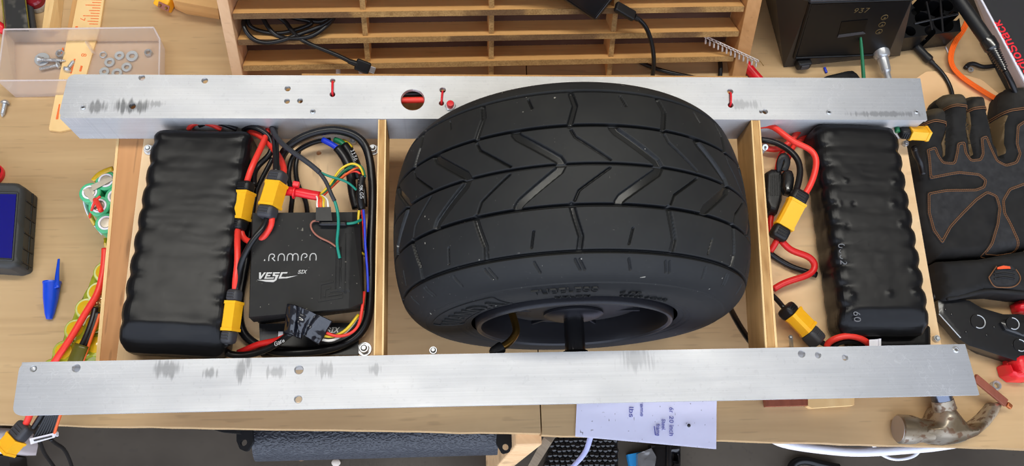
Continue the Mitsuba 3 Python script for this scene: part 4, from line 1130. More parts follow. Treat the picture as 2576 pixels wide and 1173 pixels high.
for x, y in ((225.6, 484), (266, 454), (249, 518), (266, 561), (290, 494)): cell(k, x, y)
part(k, 'tab', slab(PP([(208, 478), (222, 473), (242, 503), (230, 510)], HC + .0012), .0008), 'nickel', False)
part(k, 'tab', slab(PP([(228, 466), (280, 444), (284, 453), (234, 480)], HC + .0016), .0008), 'nickel', False)
part(k, 'wire', tube(spline([P(253, 494, HC + .006), P(242, 503, HC + .006), P(233, 522, HC + .003), P(226, 547, .05)]), .0011, 8), 'red_insulation', True)
part(k, 'wire', tube(spline([P(240, 503, HC + .004), P(246, 513, HC + .008), P(254, 530, HC + .012)]), .0022, 10), 'red_insulation', True, 'cut red wire end')
part(k, 'label_strip', tube(spline([P(214, 505, .05), P(222, 535, .045), P(238, 565, .04), P(258, 590, .036)]), .003, 6, flat=(.4, 1.6)), 'white_plastic', True)
part(k, 'amber_tape', tube(spline([P(234, 455, .064), P(252, 437, .065), P(284, 424, .066)]), .0016, 8, flat=(1.5, .8)), 'amber_film', True)
part(k, 'amber_tape', tube(spline([P(226, 540, .050), P(236, 560, .046), P(240, 566, .045)]), .002, 8), 'amber_film', True)
single('amber_tape_scrap', inflate(P2([(252, 594), (268, 590), (274, 610), (264, 632), (254, 618)], .03), .0004, dome(.02, .03, .004), .003), 'amber_film', 'crumpled amber tape between the green cells and the wrapped pack', 'tape')
k = thing('wrapped_cells', 'battery pack in amber film half under the left end of the front rail', 'battery')
for x, y in ((262, 684), (245, 735), (216, 776), (189, 829), (160, 884), (237, 812), (240, 868), (208, 872), (130, 930), (180, 925)): cell(k, x, y, 0, True)
shell = Polygon([P(x, y, .05)[:2] for x, y in [(250, 660), (230, 700), (222, 725), (208, 750), (192, 778), (182, 806), (166, 826), (158, 862), (136, 882), (118, 935), (215, 945), (262, 900), (264, 700)]])
part(k, 'film', inflate(np.array(shell.exterior.coords)[:-1], .0006, dome(.05, .058, .008), .004), 'amber_green')
part(k, 'foil', sheet([(240, 742), (262, 738), (258, 772), (232, 772)], (.071, .072, .071, .071), 14, .003, 3), 'gold_foil', 20)
cable('power_wire', [(264, 626, .074), (262, 662, .074), (256, 700, .074), (243, 742, .074), (219, 782, .073), (181, 846, .072), (141, 905, .070), (96, 985, .055), (72, 1052, .030), (62, 1072, .022)], .0027, 'red_insulation', 'long red wire over the amber pack, under the front rail to the lower left connector')
cable('power_wire', [(240, 774, .071), (234, 800, .071), (222, 835, .071), (206, 870, .070), (160, 950, .062), (108, 1040, .036), (84, 1078, .026)], .0025, 'black_insulation', 'black wire over the amber pack, under the front rail to the lower left connector')
cable('signal_wire', [(251, 790, .072), (243, 815, .072), (230, 850, .072), (212, 900, .070), (175, 990, .055), (150, 1050, .035), (137, 1091, .028)], .0012, 'orange_insulation', 'thin red wire of the balance lead at the lower left')
for i in range(7):
    t = i / 7
    cable('signal_wire', [(248 - 10 * t, 786, .0715), (234 - 14 * t, 835, .0712), (206 - 12 * t, 885, .069), (160 - 12 * t, 980, .054), (146 - 36 * t, 1048, .035), (133 - 54 * t, 1090 + 12 * t, .027)], .0012, 'black_insulation', 'thin black wire of the balance lead at the lower left', 'cable', 'black balance wires')
single('wire_sleeve', tube(spline([P(206, 868, .0725), P(196, 892, .0715), P(186, 916, .070)]), .0050, 12, flat=(1.2, .6)), 'olive_sleeve', 'olive sleeve around the thin black wires on the amber pack', 'sleeve', smooth=True)
k = connector((70, 1068), (10, 1135), .022, .020, .0150, .012, 'yellow power connector hanging over the bench edge at the lower left', .0135, .0, roll=15)
k = thing('balance_plug', 'white balance plug hanging over the bench edge at the lower left', 'connector')
part(k, 'housing', hull(np.vstack([PP([(74, 1104), (137, 1089), (139, 1101), (77, 1119)], .029), PP([(74, 1104), (137, 1089), (139, 1101), (77, 1119)], .022)])), 'white_plastic', False)
part(k, 'window', slab(PP([(84, 1107), (130, 1096), (131, 1100), (86, 1111)], .0295), .001), 'dark_grey_plastic', False)
part(k, 'latch', slab(PP([(137, 1083), (141, 1087), (141, 1096), (137, 1098)], .0285), .005), 'white_plastic', False)
# ------------------------------------------------------------------ bench: the rear, a wooden rack of shelves leaning back
al, yaw = .5785, .0301
RO = np.array([-.2994, .2, 0])
RU = np.array([math.cos(yaw), math.sin(yaw), 0]); RB = np.array([-math.sin(yaw), math.cos(yaw), 0])
RS = math.sin(al) * RB + np.array([0, 0, math.cos(al)])           # up the front
RN = np.cross(RS, RU) * -1; RN = RN if RN[1] > 0 else -RN           # into the rack
RF = np.eye(4); RF[:3, 0], RF[:3, 1], RF[:3, 2], RF[:3, 3] = RU, RN, RS, RO
RW = .502
rack = thing('shelf_rack', 'wooden rack of narrow shelves leaning back behind the rear rail', 'rack')
DEP = .034
lev = [.0015, .0292, .0569, .0836, .111, .138, .165]
for s in lev:
    b = part(rack, 'shelf', put(box(RW - .002, DEP, .0056, (RW / 2, DEP / 2 + .0012, s - .0028)), RF), 'shelf_wood', False)
    part(b, 'front_edge', put(box(RW - .002, .0011, .0054, (RW / 2, .0006, s - .0028)), RF), 'fibre_stained' if s in (.0569, .0836) else 'fibre_edge', False, 'rough fibreboard edge')
part(rack, 'side_panel', put(rbox(.0105, DEP + .004, .20, .0008, (-.0053, DEP / 2, .0965)), RF), 'pine_edge')
part(rack, 'side_panel', put(rbox(.0150, DEP + .004, .20, .0008, (RW + .0076, DEP / 2, .0965)), RF), 'side_wood')
part(rack, 'back_panel', put(box(RW, .003, .19, (RW / 2, DEP + .0030, .095)), RF), 'shade_toned_wood', False, 'back panel coloured dark to stand in for shade inside the rack')  # dark tone paints in the shade deep between the shelves


def rx(px, py):
    """where the ray of a photograph point meets the rack's front, as (along, up)"""
    d = np.array([(px - 1288) / FOC, (py - 586.5) / FOC, 1]) @ ROT
    t = ((RO - EYE) @ RN) / (d @ RN); p = EYE + d * t - RO
    return p @ RU, p @ RS


for px in (920, 1237, 1543):
    x = rx(px, 110)[0]
    for a, b in zip(lev[:-1], lev[1:]):
        d0 = part(rack, 'divider', put(box(.0048, DEP - .004, b - a - .0056, (x, DEP / 2 + .004, (a + b - .0056) / 2)), RF), 'shelf_wood', False)
        part(d0, 'front_edge', put(box(.0050, .001, b - a - .0058, (x, .0052, (a + b - .0056) / 2)), RF), 'fibre_edge', False)


def on_rack(px, py, out=.004):
    a, s = rx(px, py)
    return RO + RU * a + RS * s - RN * out


# coiled black cable with its plug, lying in the second shelf
pts = []
loops = [[(612, 62), (618, 90), (650, 106), (700, 102), (760, 84), (812, 62), (830, 52)], [(650, 52), (670, 90), (720, 100), (770, 92), (815, 70), (840, 56)], [(660, 60), (690, 95), (740, 102), (790, 85), (830, 60)]]
def zin(px, py, dep): return on_rack(px, py, -dep)


ks = thing('usb_cable', 'coiled black cable with a small plug lying in the rack', 'cable')
path = [zin(690, 54, .026), zin(740, 68, .020), zin(780, 74, .016), zin(720, 92, .010), zin(660, 92, .010), zin(622, 76, .012), zin(618, 60, .020), zin(650, 52, .028), zin(720, 56, .030), zin(790, 60, .024),
        zin(836, 52, .020), zin(822, 66, .010), zin(760, 88, .004), zin(690, 104, -.002), zin(640, 100, .000), zin(612, 76, .006), zin(612, 58, .018), zin(660, 50, .03), zin(740, 60, .026), zin(800, 72, .016), zin(836, 60, .016),
        zin(800, 84, .002), zin(745, 96, -.001), zin(700, 96, .004), zin(668, 78, .012), zin(655, 60, .022), zin(700, 66, .018), zin(730, 84, .008), zin(764, 99, -.003), zin(800, 112, -.006), zin(850, 130, -.008), zin(882, 143, -.010)]
part(ks, 'cord', tube(spline(path, 420), .0022, 10), 'black_insulation', True)
a, b = zin(878, 142, -.010), zin(958, 172, -.010)
L = np.linalg.norm(b - a)
part(ks, 'strain_relief', along(a, b, lathe([(0, 0), (.0024, 0), (.0030, .008), (0, .008)], 14)), 'black_plastic')
F = frame(a + (b - a) * .22, y=b - a, z=-RN + np.array([0, 0, .6]))
part(ks, 'plug_body', put(rbox(.0115, .0145, .0062, .0016, (0, .0075, 0)), F), 'black_plastic')
part(ks, 'metal_shell', put(rbox(.0066, .0062, .0020, .0006, (0, .0172, 0)), F), 'steel')

# phone and its charging cable
zp = None
def zo(px, py, o): return on_rack(px, py, o)


k = thing('phone', 'shiny dark phone lying on top of the rack', 'phone')
C = [zo(1330, -75, .008), zo(1495, 46, .008), zo(1560, 16, .008), zo(1530, -60, .008)]
c0 = zo(1495, 46, .008)
e1 = zo(1378, -30, .008) - zo(1488, 44, .008); e1 /= np.linalg.norm(e1)
e2 = zo(1568, 8, .008) - zo(1500, 44, .008); e2 -= e1 * (e2 @ e1); e2 /= np.linalg.norm(e2)
nn_ = np.cross(e1, e2); nn_ = nn_ if nn_[2] > 0 else -nn_
F = np.eye(4); F[:3, 0], F[:3, 1], F[:3, 2] = e1, np.cross(nn_, e1), nn_; F[:3, 3] = c0 - nn_ * .001
sgn = np.sign(e2 @ np.cross(nn_, e1))
pw, pl = .072, .145
part(k, 'body', put(man(rbox(pl, pw, .0085, .0040, (pl / 2, sgn * pw / 2, .0), 16)), F), 'black_gloss', 30)
part(k, 'screen', put(rbox(pl - .010, pw - .010, .001, .0004, (pl / 2, sgn * pw / 2, .0042)), F), 'black_gloss', 30)
k = thing('charging_cable', 'black charging cable from the phone down over the rack', 'cable')
pa, pb = zo(1545, 8, .007), zo(1592, 34, .008)
part(k, 'plug', along(pa, pb, put(rbox(.0108, .0058, np.linalg.norm(pb - pa), .0018, (0, 0, np.linalg.norm(pb - pa) / 2)), np.eye(4))), 'black_plastic')
part(k, 'strain_relief', along(pb, zo(1602, 40, .008), lathe([(0, 0), (.0033, 0), (.0028, .005), (0, .005)], 14)), 'black_plastic')
part(k, 'cord', tube(spline([zo(1598, 36, .008), zo(1618, 56, .010), zo(1634, 100, .011), zo(1640, 150, .009), zo(1638, 195, .004), zo(1636, 215, .002)]), .0022, 12), 'black_insulation', True)
single('power_lead', tube(spline([zin(1590, 168, .03), zin(1640, 180, .012), zin(1700, 190, .004), zin(1760, 200, .002)]), .0022, 10), 'black_insulation', 'black cable lying low in the rack behind the rear rail', 'cable', smooth=True)
single('power_lead', tube(spline([zin(1822, 160, .02), zin(1818, 178, .008), zin(1812, 200, .002)]), .0024, 10), 'black_insulation', 'short black cable hanging in the lower right corner of the rack', 'cable', smooth=True)
mat('grey_cable', (196, 190, 188), 0.5)
single('grey_cable', tube(spline([zin(842, 178, .012), zin(850, 186, .006), zin(846, 200, .004)]), .0024, 10), 'grey_cable', 'light grey cable stub in the lowest shelf of the rack', 'cable', smooth=True)
single('grey_cable', tube(spline([zin(900, 176, .012), zin(907, 190, .006), zin(908, 204, .004)]), .0022, 10), 'grey_cable', 'light grey cable stub next to the rack divider', 'cable', smooth=True)
mat('tin', (214, 206, 202), 0.4, 0.5)
# strip of crimp terminals
k = thing('terminal_strip', 'strip of small metal crimp terminals poking out of the rack', 'terminal strip')
a, b = zo(1776, 98, -.010), zo(1898, 138, .012)
n = 13
dirv = (b - a) / n
dn = (zo(1800, 130, 0) - zo(1800, 100, 0)); dn /= np.linalg.norm(dn)
part(k, 'carrier', [tube([a, b], .0006, 6), tube([a + dn * .0022, b + dn * .0022], .0006, 6)] + [tube([a + dirv * i, a + dirv * i + dn * .0022], .0011, 6) for i in range(n + 1)], 'tin', True)
for i in range(n):
    o = a + dirv * (i + .5) + dn * .0022
    part(k, 'terminal', [tube([o, o + dn * .0022], .0007, 6), tube([o + dn * .0022, o + dn * .0068], .0012, 6)], 'tin', True)
part(k, 'wire_tail', tube(spline([b, b + dirv * .6 + dn * .001, b + dirv * 1.3 + dn * .004]), .0003, 5), 'brass', True)
single('red_hose', tube(spline([P(1874, 160, .012), P(1890, 180, .010), P(1912, 205, .008)]), .0052, 12), 'red_plastic', 'red cable end between the rack and the soldering station', 'cable', smooth=True)

# ------------------------------------------------------------------ bench: soldering station, right rear
mat('station_black', (15, 15, 16), 0.3, spec=0.22)
mat('station_side', (40, 36, 32), 0.4, spec=0.4)
mat('gold_print', (96, 78, 42), 0.5)
st_ = thing('soldering_station', 'black soldering station with three gold ringed buttons', 'soldering station')
pq = np.array([P(2037, 5, .095), P(2296, -4, .095), P(2251, 116, .016), P(1998, 144, .016)])
B0, B1 = P(1974, 178, .0005), P(2264, 140, .0005)
back = np.array([-.012, .12, 0])
L0 = P(1926, 0, .0005)
pn = np.cross(pq[1] - pq[0], pq[3] - pq[0]); pn /= np.linalg.norm(pn); pn = pn if pn[2] > 0 else -pn


pq[2] = pq[1] + pq[3] - pq[0]                                      # keep the panel flat
pn = np.cross(pq[1] - pq[0], pq[3] - pq[0]); pn /= np.linalg.norm(pn); pn = pn if pn[2] > 0 else -pn


def behind(q): 
    q = np.asarray(q, float); return q - pn * max(0, (q - pq[0]) @ pn + .0004)


low = [behind(B0), behind(B1), behind(L0), L0 + back, B1 + (L0 - B0) + back, behind(P(1950, -20, .075)), pq[0] + (0, .11, .003), pq[1] + (0, .11, .003)]
part(st_, 'case', hull(np.vstack([low, pq])), 'station_side', False)


def pan(u, v, o=0.0): return lerp2(pq, np.array([[u]]), np.array([[v]]))[0] + pn * o


def panel_quad(pts, o, th): 
    q = np.array([pan(u, v, o) for u, v in pts]); return hull(np.vstack([q, q - pn * th]))


def uv_of(px, py):
    d = np.array([(px - 1288) / FOC, (py - 586.5) / FOC, 1]) @ ROT
    p = EYE + d * (((pq[0] - EYE) @ pn) / (d @ pn))
    from scipy.optimize import fsolve
    e1_, e2_ = pq[1] - pq[0], pq[3] - pq[0]
    f = lambda w: [(pan(*w) - p) @ e1_, (pan(*w) - p) @ e2_]
    return fsolve(f, [.5, .5])


pp_ = part(st_, 'front_panel', panel_quad([(.02, .03), (.985, .03), (.985, .97), (.02, .97)], .0012, .0035), 'station_black', False)
part(st_, 'frame_edge', [tube([pan(0, 0, .001), pan(1, 0, .001)], .0016, 8), tube([pan(0, 0, .001), pan(0, 1, .001)], .0018, 8), tube([pan(0, 1, .001), pan(1, 1, .001)], .0016, 8)], 'station_black', True)
part(st_, 'visor', tube([P(2037, -1, .099), P(2226, -9, .099)], .0030, 8), 'dark_grey_plastic', True)
wq = [uv_of(*w) for w in ((2116, 52), (2182, 46), (2172, 80), (2106, 90))]
mat('display_black', (5, 5, 6), 0.3, spec=0.2)
part(pp_, 'display', panel_quad(wq, .0018, .001), 'display_black', False)
lq = [uv_of(*w) for w in ((2108, 84), (2170, 76), (2176, 81), (2105, 91))]
part(pp_, 'display_lip', panel_quad(lq, .0024, .001), 'dark_grey_plastic', False)
for x, y in ((2224, 41), (2217.5, 59), (2210, 77)):
    o = pan(*uv_of(x, y), .0012); F = frame(o, pq[1] - pq[0], pn)
    bk_ = part(pp_, 'button', put(lathe([(0, 0), (.0026, 0), (.0024, .0006), (0, .0009)], 24), F), 'station_black')
    part(bk_, 'ring', put(lathe([(.0028, 0), (.0036, 0), (.0034, .0006), (.0030, .0006), (.0028, 0)], 28), F), 'gold_print')
    part(bk_, 'arrow', put(prism([(-.0012, -.0009), (.0012, -.0009), (0, .0013)], .0006, .0011), F), 'gold_print', False)
o = uv_of(2143, 30)
part(pp_, 'lettering', text('937', .0062, .0004, frame(pan(*o, .0011), pan(o[0] + .1, o[1], .0011) - pan(*o, .0011), pn)), 'gold_print', 30, 'gold number')
ex = B1 - B0; ex /= np.linalg.norm(ex)
sw = part(st_, 'power_switch', put(rbox(.0155, .010, .010, .002), frame(P(2020, 160, .0085), ex, pn)), 'black_plastic', 35)
part(sw, 'rocker', put(rbox(.009, .006, .0024, .0008, (0, 0, .0052)), frame(P(2020, 160, .0085), ex, pn)), 'dark_grey_plastic', 35)
# plug with knurled ring
k = thing('metal_plug', 'chrome round plug in the front of the soldering station', 'plug')
A, B = P(2212, 117, .020), P(2236, 205, .012)
L = np.linalg.norm(B - A)
part(k, 'ring', along(A, B, lathe([(0, 0), (.0080, 0), (.0085, .002), (.0085, .010), (.0074, .0125), (0, .0125)], 40)), 'steel')
part(k, 'sleeve', along(A, B, lathe([(0, .012), (.0055, .012), (.0057, .016), (.0052, .026), (.0050, .028), (.0036, .030), (.0036, L), (0, L)], 30)), 'steel')
single('green_stick', tube([P(2164, 83, .0465), P(2167, 120, .036), P(2173, 200, .012)], [.0010, .0017, .0019], 10), 'green_insulation', 'green plastic stick leaning on the soldering station', 'stick', smooth=True)
single('black_pad', inflate(P2([(2060, 200), (2082, 190), (2132, 178), (2146, 177), (2156, 184), (2168, 200), (2168, 215), (2060, 215)], .004), .0003, dome(.003, .004, .002), .003), 'black_plastic', 'flat black rounded pad behind the rear rail', 'pad')
single('blue_tube', tube([P(2074, 170, .0014), P(2079, 183, .0014)], .0013, 10), 'blue_insulation', 'tiny blue tube on the bench in front of the soldering station', 'tube', smooth=True)
# black holder with openings right of the station
k = thing('tool_holder', 'black plastic holder with round openings right of the soldering station', 'holder')
hz = .030
hq = P2([(2296, -15), (2405, -15), (2418, 78), (2272, 96)], hz)
hc = np.array(hq)
m = Manifold.extrude(CrossSection([ccw(hq)]), hz - .0006).translate([0, 0, .0005])
for x, y, r in ((2318, 6, .011), (2352, 22, .010), (2322, 48, .009), (2374, 58, .011), (2290, 78, .006), (2340, 78, .006), (2382, 14, .007), (2400, 40, .006), (2304, 30, .005)):
    c = P(x, y, hz); m = m - Manifold.cylinder(.04, r, r, 24).translate([c[0], c[1], .004])
part(k, 'tray', m, 'station_black', 30)
for a, b in (((2330, 5), (2345, 75)), ((2300, 60), (2410, 35)), ((2365, 0), (2372, 80))):
    part(k, 'rib', tube([P(*a, hz), P(*b, hz)], .0014, 6), 'black_gloss', True)
part(k, 'screw', put(lathe([(0, 0), (.0018, 0), (.0014, .001), (0, .0012)], 14), frame(P(2326, 100, .010), (1, 0, 0), (0, -1, .2))), 'black_plastic')
# boxed kit, clear edge
mat('clear_edge', (196, 188, 192), 0.25, spec=0.6)
mat('kit_black', (38, 38, 40), 0.5)
mat('red_print', (226, 40, 52), 0.45)
k = thing('kit_box', 'black box with red lettering and a clear plastic edge at the upper right', 'box')
zk = .030
cz = PP([(2440, -60), (2600, 235), (2900, 200), (2700, -120)], zk)
part(k, 'case', slab(cz, zk - .0005), 'kit_black', False)
e = PP([(2421, -60), (2440, -60), (2602, 238), (2580, 268)], zk - .001)
e0 = PP([(2424, -40), (2441, -60), (2600, 240), (2530, 232)], .001)
part(k, 'clear_edge', hull(np.vstack([PP([(2434, -60), (2440, -60), (2602, 238), (2595, 245)], zk), PP([(2400, -60), (2440, -60), (2602, 245), (2572, 300)], .001)])), 'clear_edge', False)
part(k, 'edge_line', tube([P(2436, -60, zk + .0004), P(2597, 240, zk + .0004)], .0011, 6), 'white_plastic', True)
o = P(2606, 205, zk); d = P(2500, 33, zk) - P(2580, 168, zk)
part(k, 'lettering', text('RadioShack', .0102, .0004, frame(o, d), 0, True), 'red_print', 30, 'red lettering')
# soldering iron handle
k = thing('soldering_iron', 'black soldering iron handle with a ribbed boot lying by the kit box', 'soldering iron')
a, b = P(2385, -40, .044), P(2486, 105, .040)
L = np.linalg.norm(b - a)
part(k, 'handle', along(a, b, lathe([(0, 0), (.0062, 0), (.0064, .01), (.0068, L * .8), (.0066, L), (0, L)], 30)), 'black_plastic', 30)
c = P(2528, 178, .038); L2 = np.linalg.norm(c - b)
pr_ = [(0, -.003), (.0074, -.003), (.0078, .001), (.0076, .008), (.0066, .010)]
for i in range(9):
    z = .0105 + i * (L2 - .012) / 9; r = .0064 - i * .00026
    pr_ += [(r, z), (r, z + .0012), (r - .0014, z + .0013), (r - .0014, z + .0022)]
pr_ += [(.0030, L2), (0, L2)]
part(k, 'ribbed_boot', along(b, c, lathe(pr_, 24)), 'black_gloss', 20)
part(k, 'cord', tube(spline([c, P(2540, 200, .036), P(2552, 228, .030), P(2560, 262, .016), P(2572, 300, .008)]), .0030, 12), 'black_insulation', True)
# lanyard
mat('lanyard_orange', (244, 104, 24), 0.6, spec=0.3)
k = thing('lanyard', 'orange braided lanyard beside the kit box', 'strap')
base_ = [(2432, 55, .014), (2424, 72, .012), (2406, 100, .009), (2393, 130, .006), (2392, 158, .005), (2404, 180, .005), (2430, 203, .005), (2465, 226, .005), (2500, 247, .005), (2540, 268, .005), (2570, 285, .005)]
pth = spline([P(*q) for q in base_], 90)
tg = np.gradient(pth, axis=0); sd = np.cross(tg, [0, 0, 1]); sd /= np.linalg.norm(sd, axis=1)[:, None]
part(k, 'band', tube(pth, .0026, 10, flat=(1.0, .34)), 'lanyard_orange', True)
for off in (-.0023, -.0008, .0008, .0023):
    part(k, 'cord', tube(pth + sd * off + [0, 0, .0007], .0009, 7), 'lanyard_orange', True)
# leather coloured scrap, cable with plug, ring terminal
mat('peach_paper', (232, 188, 138), 0.55)
single('peach_sheet', inflate(smooth_ring(P2([(2300, 200), (2330, 180), (2368, 178), (2400, 188), (2420, 186), (2470, 200), (2530, 250), (2560, 300), (2480, 340), (2330, 330)], .001)), .0003, dome(.0007, .0011, .004), .006), 'peach_paper', 'peach coloured sheet lying under the glove and the black cable', 'sheet')
k = thing('dc_cable', 'black cable with a tapered plug running to the glove', 'cable')
A, B = P(2304, 116, .006), P(2347, 160, .005)
L = np.linalg.norm(B - A)
part(k, 'plug', along(A, B, lathe([(0, 0), (.0038, 0), (.0044, .002), (.0042, L * .55), (.0046, L * .62), (.0046, L * .8), (.0028, L * .86), (.0026, L), (0, L)], 18)), 'black_plastic')
part(k, 'cord', tube(spline([P(2343, 156, .005), P(2362, 175, .004), P(2382, 202, .003), P(2394, 232, .003), (P(2398, 262, .003))]), .0022, 10), 'black_insulation', True)
k = thing('ring_terminal', 'dark wire loop with a metal end behind the lanyard', 'wire')
part(k, 'loop', tube(spline([P(2428, 172, .004), P(2436, 163, .005), P(2450, 161, .005), (P(2470, 168, .004)), P(2500, 166, .003)]), .0024, 10), 'black_insulation', True)
part(k, 'metal_end', put(lathe([(.0012, 0), (.003, 0), (.003, .0014), (.0012, .0014), (.0012, 0)], 20), T_np(P(2441, 176, .002))), 'steel')
single('white_thread', tube(spline([P(2379, 118, .001), P(2385, 132, .001), P(2390, 142, .001)]), .0008, 6), 'white_plastic', 'scrap of white wire beside the lanyard', 'wire', smooth=True)

# ------------------------------------------------------------------ glove
def gA(pts): return [(2250 + x / 3.086, 180 + y / 3.086) for x, y in pts]
def gB(pts): return [(2250 + x / 2.549, 520 + y / 2.549) for x, y in pts]


def _gl(p, n, uv):
    t = fbm(p.x * 90, p.y * 90, 1.0, 3)
    return mix(s2l(26, 26, 27), s2l(42, 41, 40), t)


def _suede(p, n, uv):
    t = fbm(p.x * 120, p.y * 120, 2.0, 3)
    s = smoothstep(.5, .72, fbm(p.x * 45 + 3, p.y * 45, 5.0, 3))
    return mix(mix(s2l(34, 33, 32), s2l(50, 47, 43), t), s2l(96, 84, 64), s * .5)


mat('glove_fabric', mikit.proc(_gl), 0.85, spec=0.2, sheen=0.3)
mat('glove_patch', mikit.proc(lambda p, n, uv: mix(s2l(36, 36, 38), s2l(52, 52, 53), fbm(p.x * 200, p.y * 200, 1.0, 3))), 0.8, spec=0.25)
mat('glove_tip', mikit.proc(_suede), 0.85, spec=0.2)
mat('gusset_brown', (94, 75, 48), 0.8)
mat('stitch_brown', (112, 74, 44), 0.75)
glove = thing('work_glove', 'black work glove with brown stitching at the right edge', 'glove')
GZ = .030
fingers = [gA([(190, 470), (250, 330), (262, 300), (300, 250), (360, 242), (410, 262), (422, 400), (415, 640), (380, 680), (190, 640)]),
           gA([(400, 640), (408, 240), (362, 200), (385, 158), (425, 135), (540, 134), (582, 165), (588, 280), (598, 640), (560, 680)]),
           gA([(590, 650), (580, 290), (580, 165), (610, 156), (700, 155), (740, 190), (762, 300), (810, 500), (835, 650), (700, 700)]),
           gA([(830, 640), (826, 420), (838, 310), (865, 150), (900, 95), (960, 84), (1090, 84), (1120, 150), (1130, 640)]),
           ]
palm = gA([(185, 600), (155, 720), (165, 960), (200, 1172)]) + gB([(215, 215), (290, 335), (560, 320), (900, 260), (1000, 100)]) + gA([(1240, 900), (1220, 650), (1130, 560), (1000, 560), (800, 600), (600, 610), (400, 620)])


def smooth_poly(pts, z, r=.003):
    p = Polygon(P2(pts, z)).buffer(0)
    return p.buffer(-r).buffer(2 * r, quad_segs=6).buffer(-r)


hand = shapely.union_all([smooth_poly(f, GZ).buffer(-.0004) for f in fingers] + [smooth_poly(palm, GZ)]).buffer(.0012).buffer(-.0012)
if hand.geom_type != 'Polygon': hand = max(hand.geoms, key=lambda g: g.area)
gl_line = shapely.union_all([smooth_poly(f, GZ).exterior for f in fingers[:3]])
hx = np.array(hand.exterior.coords)[:-1]
bd = hand.exterior


def gtop(d, x, y):
    base = .010 + (GZ - .010) * np.sqrt(np.clip(1 - (1 - np.clip(d / .011, 0, 1)) ** 2, 0, 1))
    fl = shapely.distance(shapely.points(np.c_[x, y]), seams)
    return base - .0075 * np.exp(-(fl / .0022) ** 2) + .0022 * (meshkit.fbm(np.c_[x, y, 0 * x] * 45, 3) - .5)


seams = shapely.union_all([LineString(P2(gA(s), GZ)) for s in ([(412, 250), (425, 420), (400, 660)], [(582, 170), (586, 290), (580, 420), (610, 655)], [(770, 330), (800, 500), (830, 650), (832, 560), (835, 320)])])
part(glove, 'body', inflate(hx, .0005, gtop, .0022), 'glove_fabric', True)


def gz(xy):
    xy = np.atleast_2d(xy)
    d = shapely.distance(shapely.points(xy), bd)
    d = np.where(shapely.contains_xy(hand, xy[:, 0], xy[:, 1]), d, 0)
    return gtop(d, xy[:, 0], xy[:, 1])


def drape(pts, r, lift, dense=.0012, closed=True, flat=None, sides=6):
    q = P2(pts, GZ); q = np.vstack([q, q[:1]]) if closed else q
    out = [q[0]]
    for a, b in zip(q[:-1], q[1:]):
        n = max(1, int(np.linalg.norm(b - a) / dense)); out += [a + (b - a) * t for t in np.linspace(0, 1, n + 1)[1:]]
    out = np.array(out)
    if closed: 
        kk = np.array([.25, .5, .25]); 
    for _ in range(6):
        s = out.copy(); s[1:-1] = .25 * out[:-2] + .5 * out[1:-1] + .25 * out[2:]; out = s
    return tube(np.c_[out, gz(out) + lift], r, sides, flat=flat)


def patch(pts, lift):
    p = Polygon(P2(pts, GZ)).buffer(0); p = p.buffer(-.0015).buffer(.0030, quad_segs=5).buffer(-.0015)
    if p.geom_type != 'Polygon': p = max(p.geoms, key=lambda g: g.area)
    m = Manifold.extrude(CrossSection([ccw(np.array(p.exterior.coords)[:-1])]), .001).refine_to_length(.0025)

    def f(v):
        v = np.array(v); g = gz(v[:, :2]); v[:, 2] = np.where(v[:, 2] > .0005, g + lift, g - .002); return v
    return tm(m.warp_batch(f))


# upper palm patch and the lower two
up = gA([(245, 605), (320, 580), (345, 650), (380, 700), (450, 705), (470, 620), (478, 555), (545, 545), (560, 640), (590, 685), (650, 680), (668, 640), (660, 515), (715, 495), (755, 600), (800, 690), (860, 720), (930, 700), (955, 640), (930, 560), (940, 420), (1010, 375), (1100, 360), (1150, 600), (1180, 860), (1010, 890), (900, 930), (855, 1010), (860, 1100), (900, 1172), (960, 1300), (1010, 1395), (860, 1420), (690, 1430), (740, 1330), (780, 1200), (800, 1060), (775, 980), (720, 955), (640, 1010), (540, 1110), (440, 1220), (370, 1350), (290, 1240), (250, 1100), (250, 940), (400, 915), (620, 912), (680, 890), (690, 850), (650, 815), (500, 800), (265, 845)])
upq = [(x, y) for x, y in up]
part(glove, 'palm_patch', patch(upq, .0012), 'glove_patch', True)
for o in (.0010, .0026):
    p = Polygon(P2(upq, GZ)).buffer(0).buffer(-o, join_style=1)
    if p.geom_type != 'Polygon': p = max(p.geoms, key=lambda g: g.area)
    xy = np.array(p.exterior.coords)
    dd_ = np.concatenate([[0], np.cumsum(np.linalg.norm(np.diff(xy, axis=0), axis=1))])
    s = np.arange(0, dd_[-1], .0011); xy = np.c_[np.interp(s, dd_, xy[:, 0]), np.interp(s, dd_, xy[:, 1])]
    for _ in range(3): xy[1:-1] = .25 * xy[:-2] + .5 * xy[1:-1] + .25 * xy[2:]
    rad = .00048 + .00018 * np.where(np.arange(len(xy)) % 2 == 0, 1, -1)
    part(glove, 'stitching', tube(np.c_[xy, gz(xy) + .0014], rad, 6), 'stitch_brown', True, 'brown double stitching')
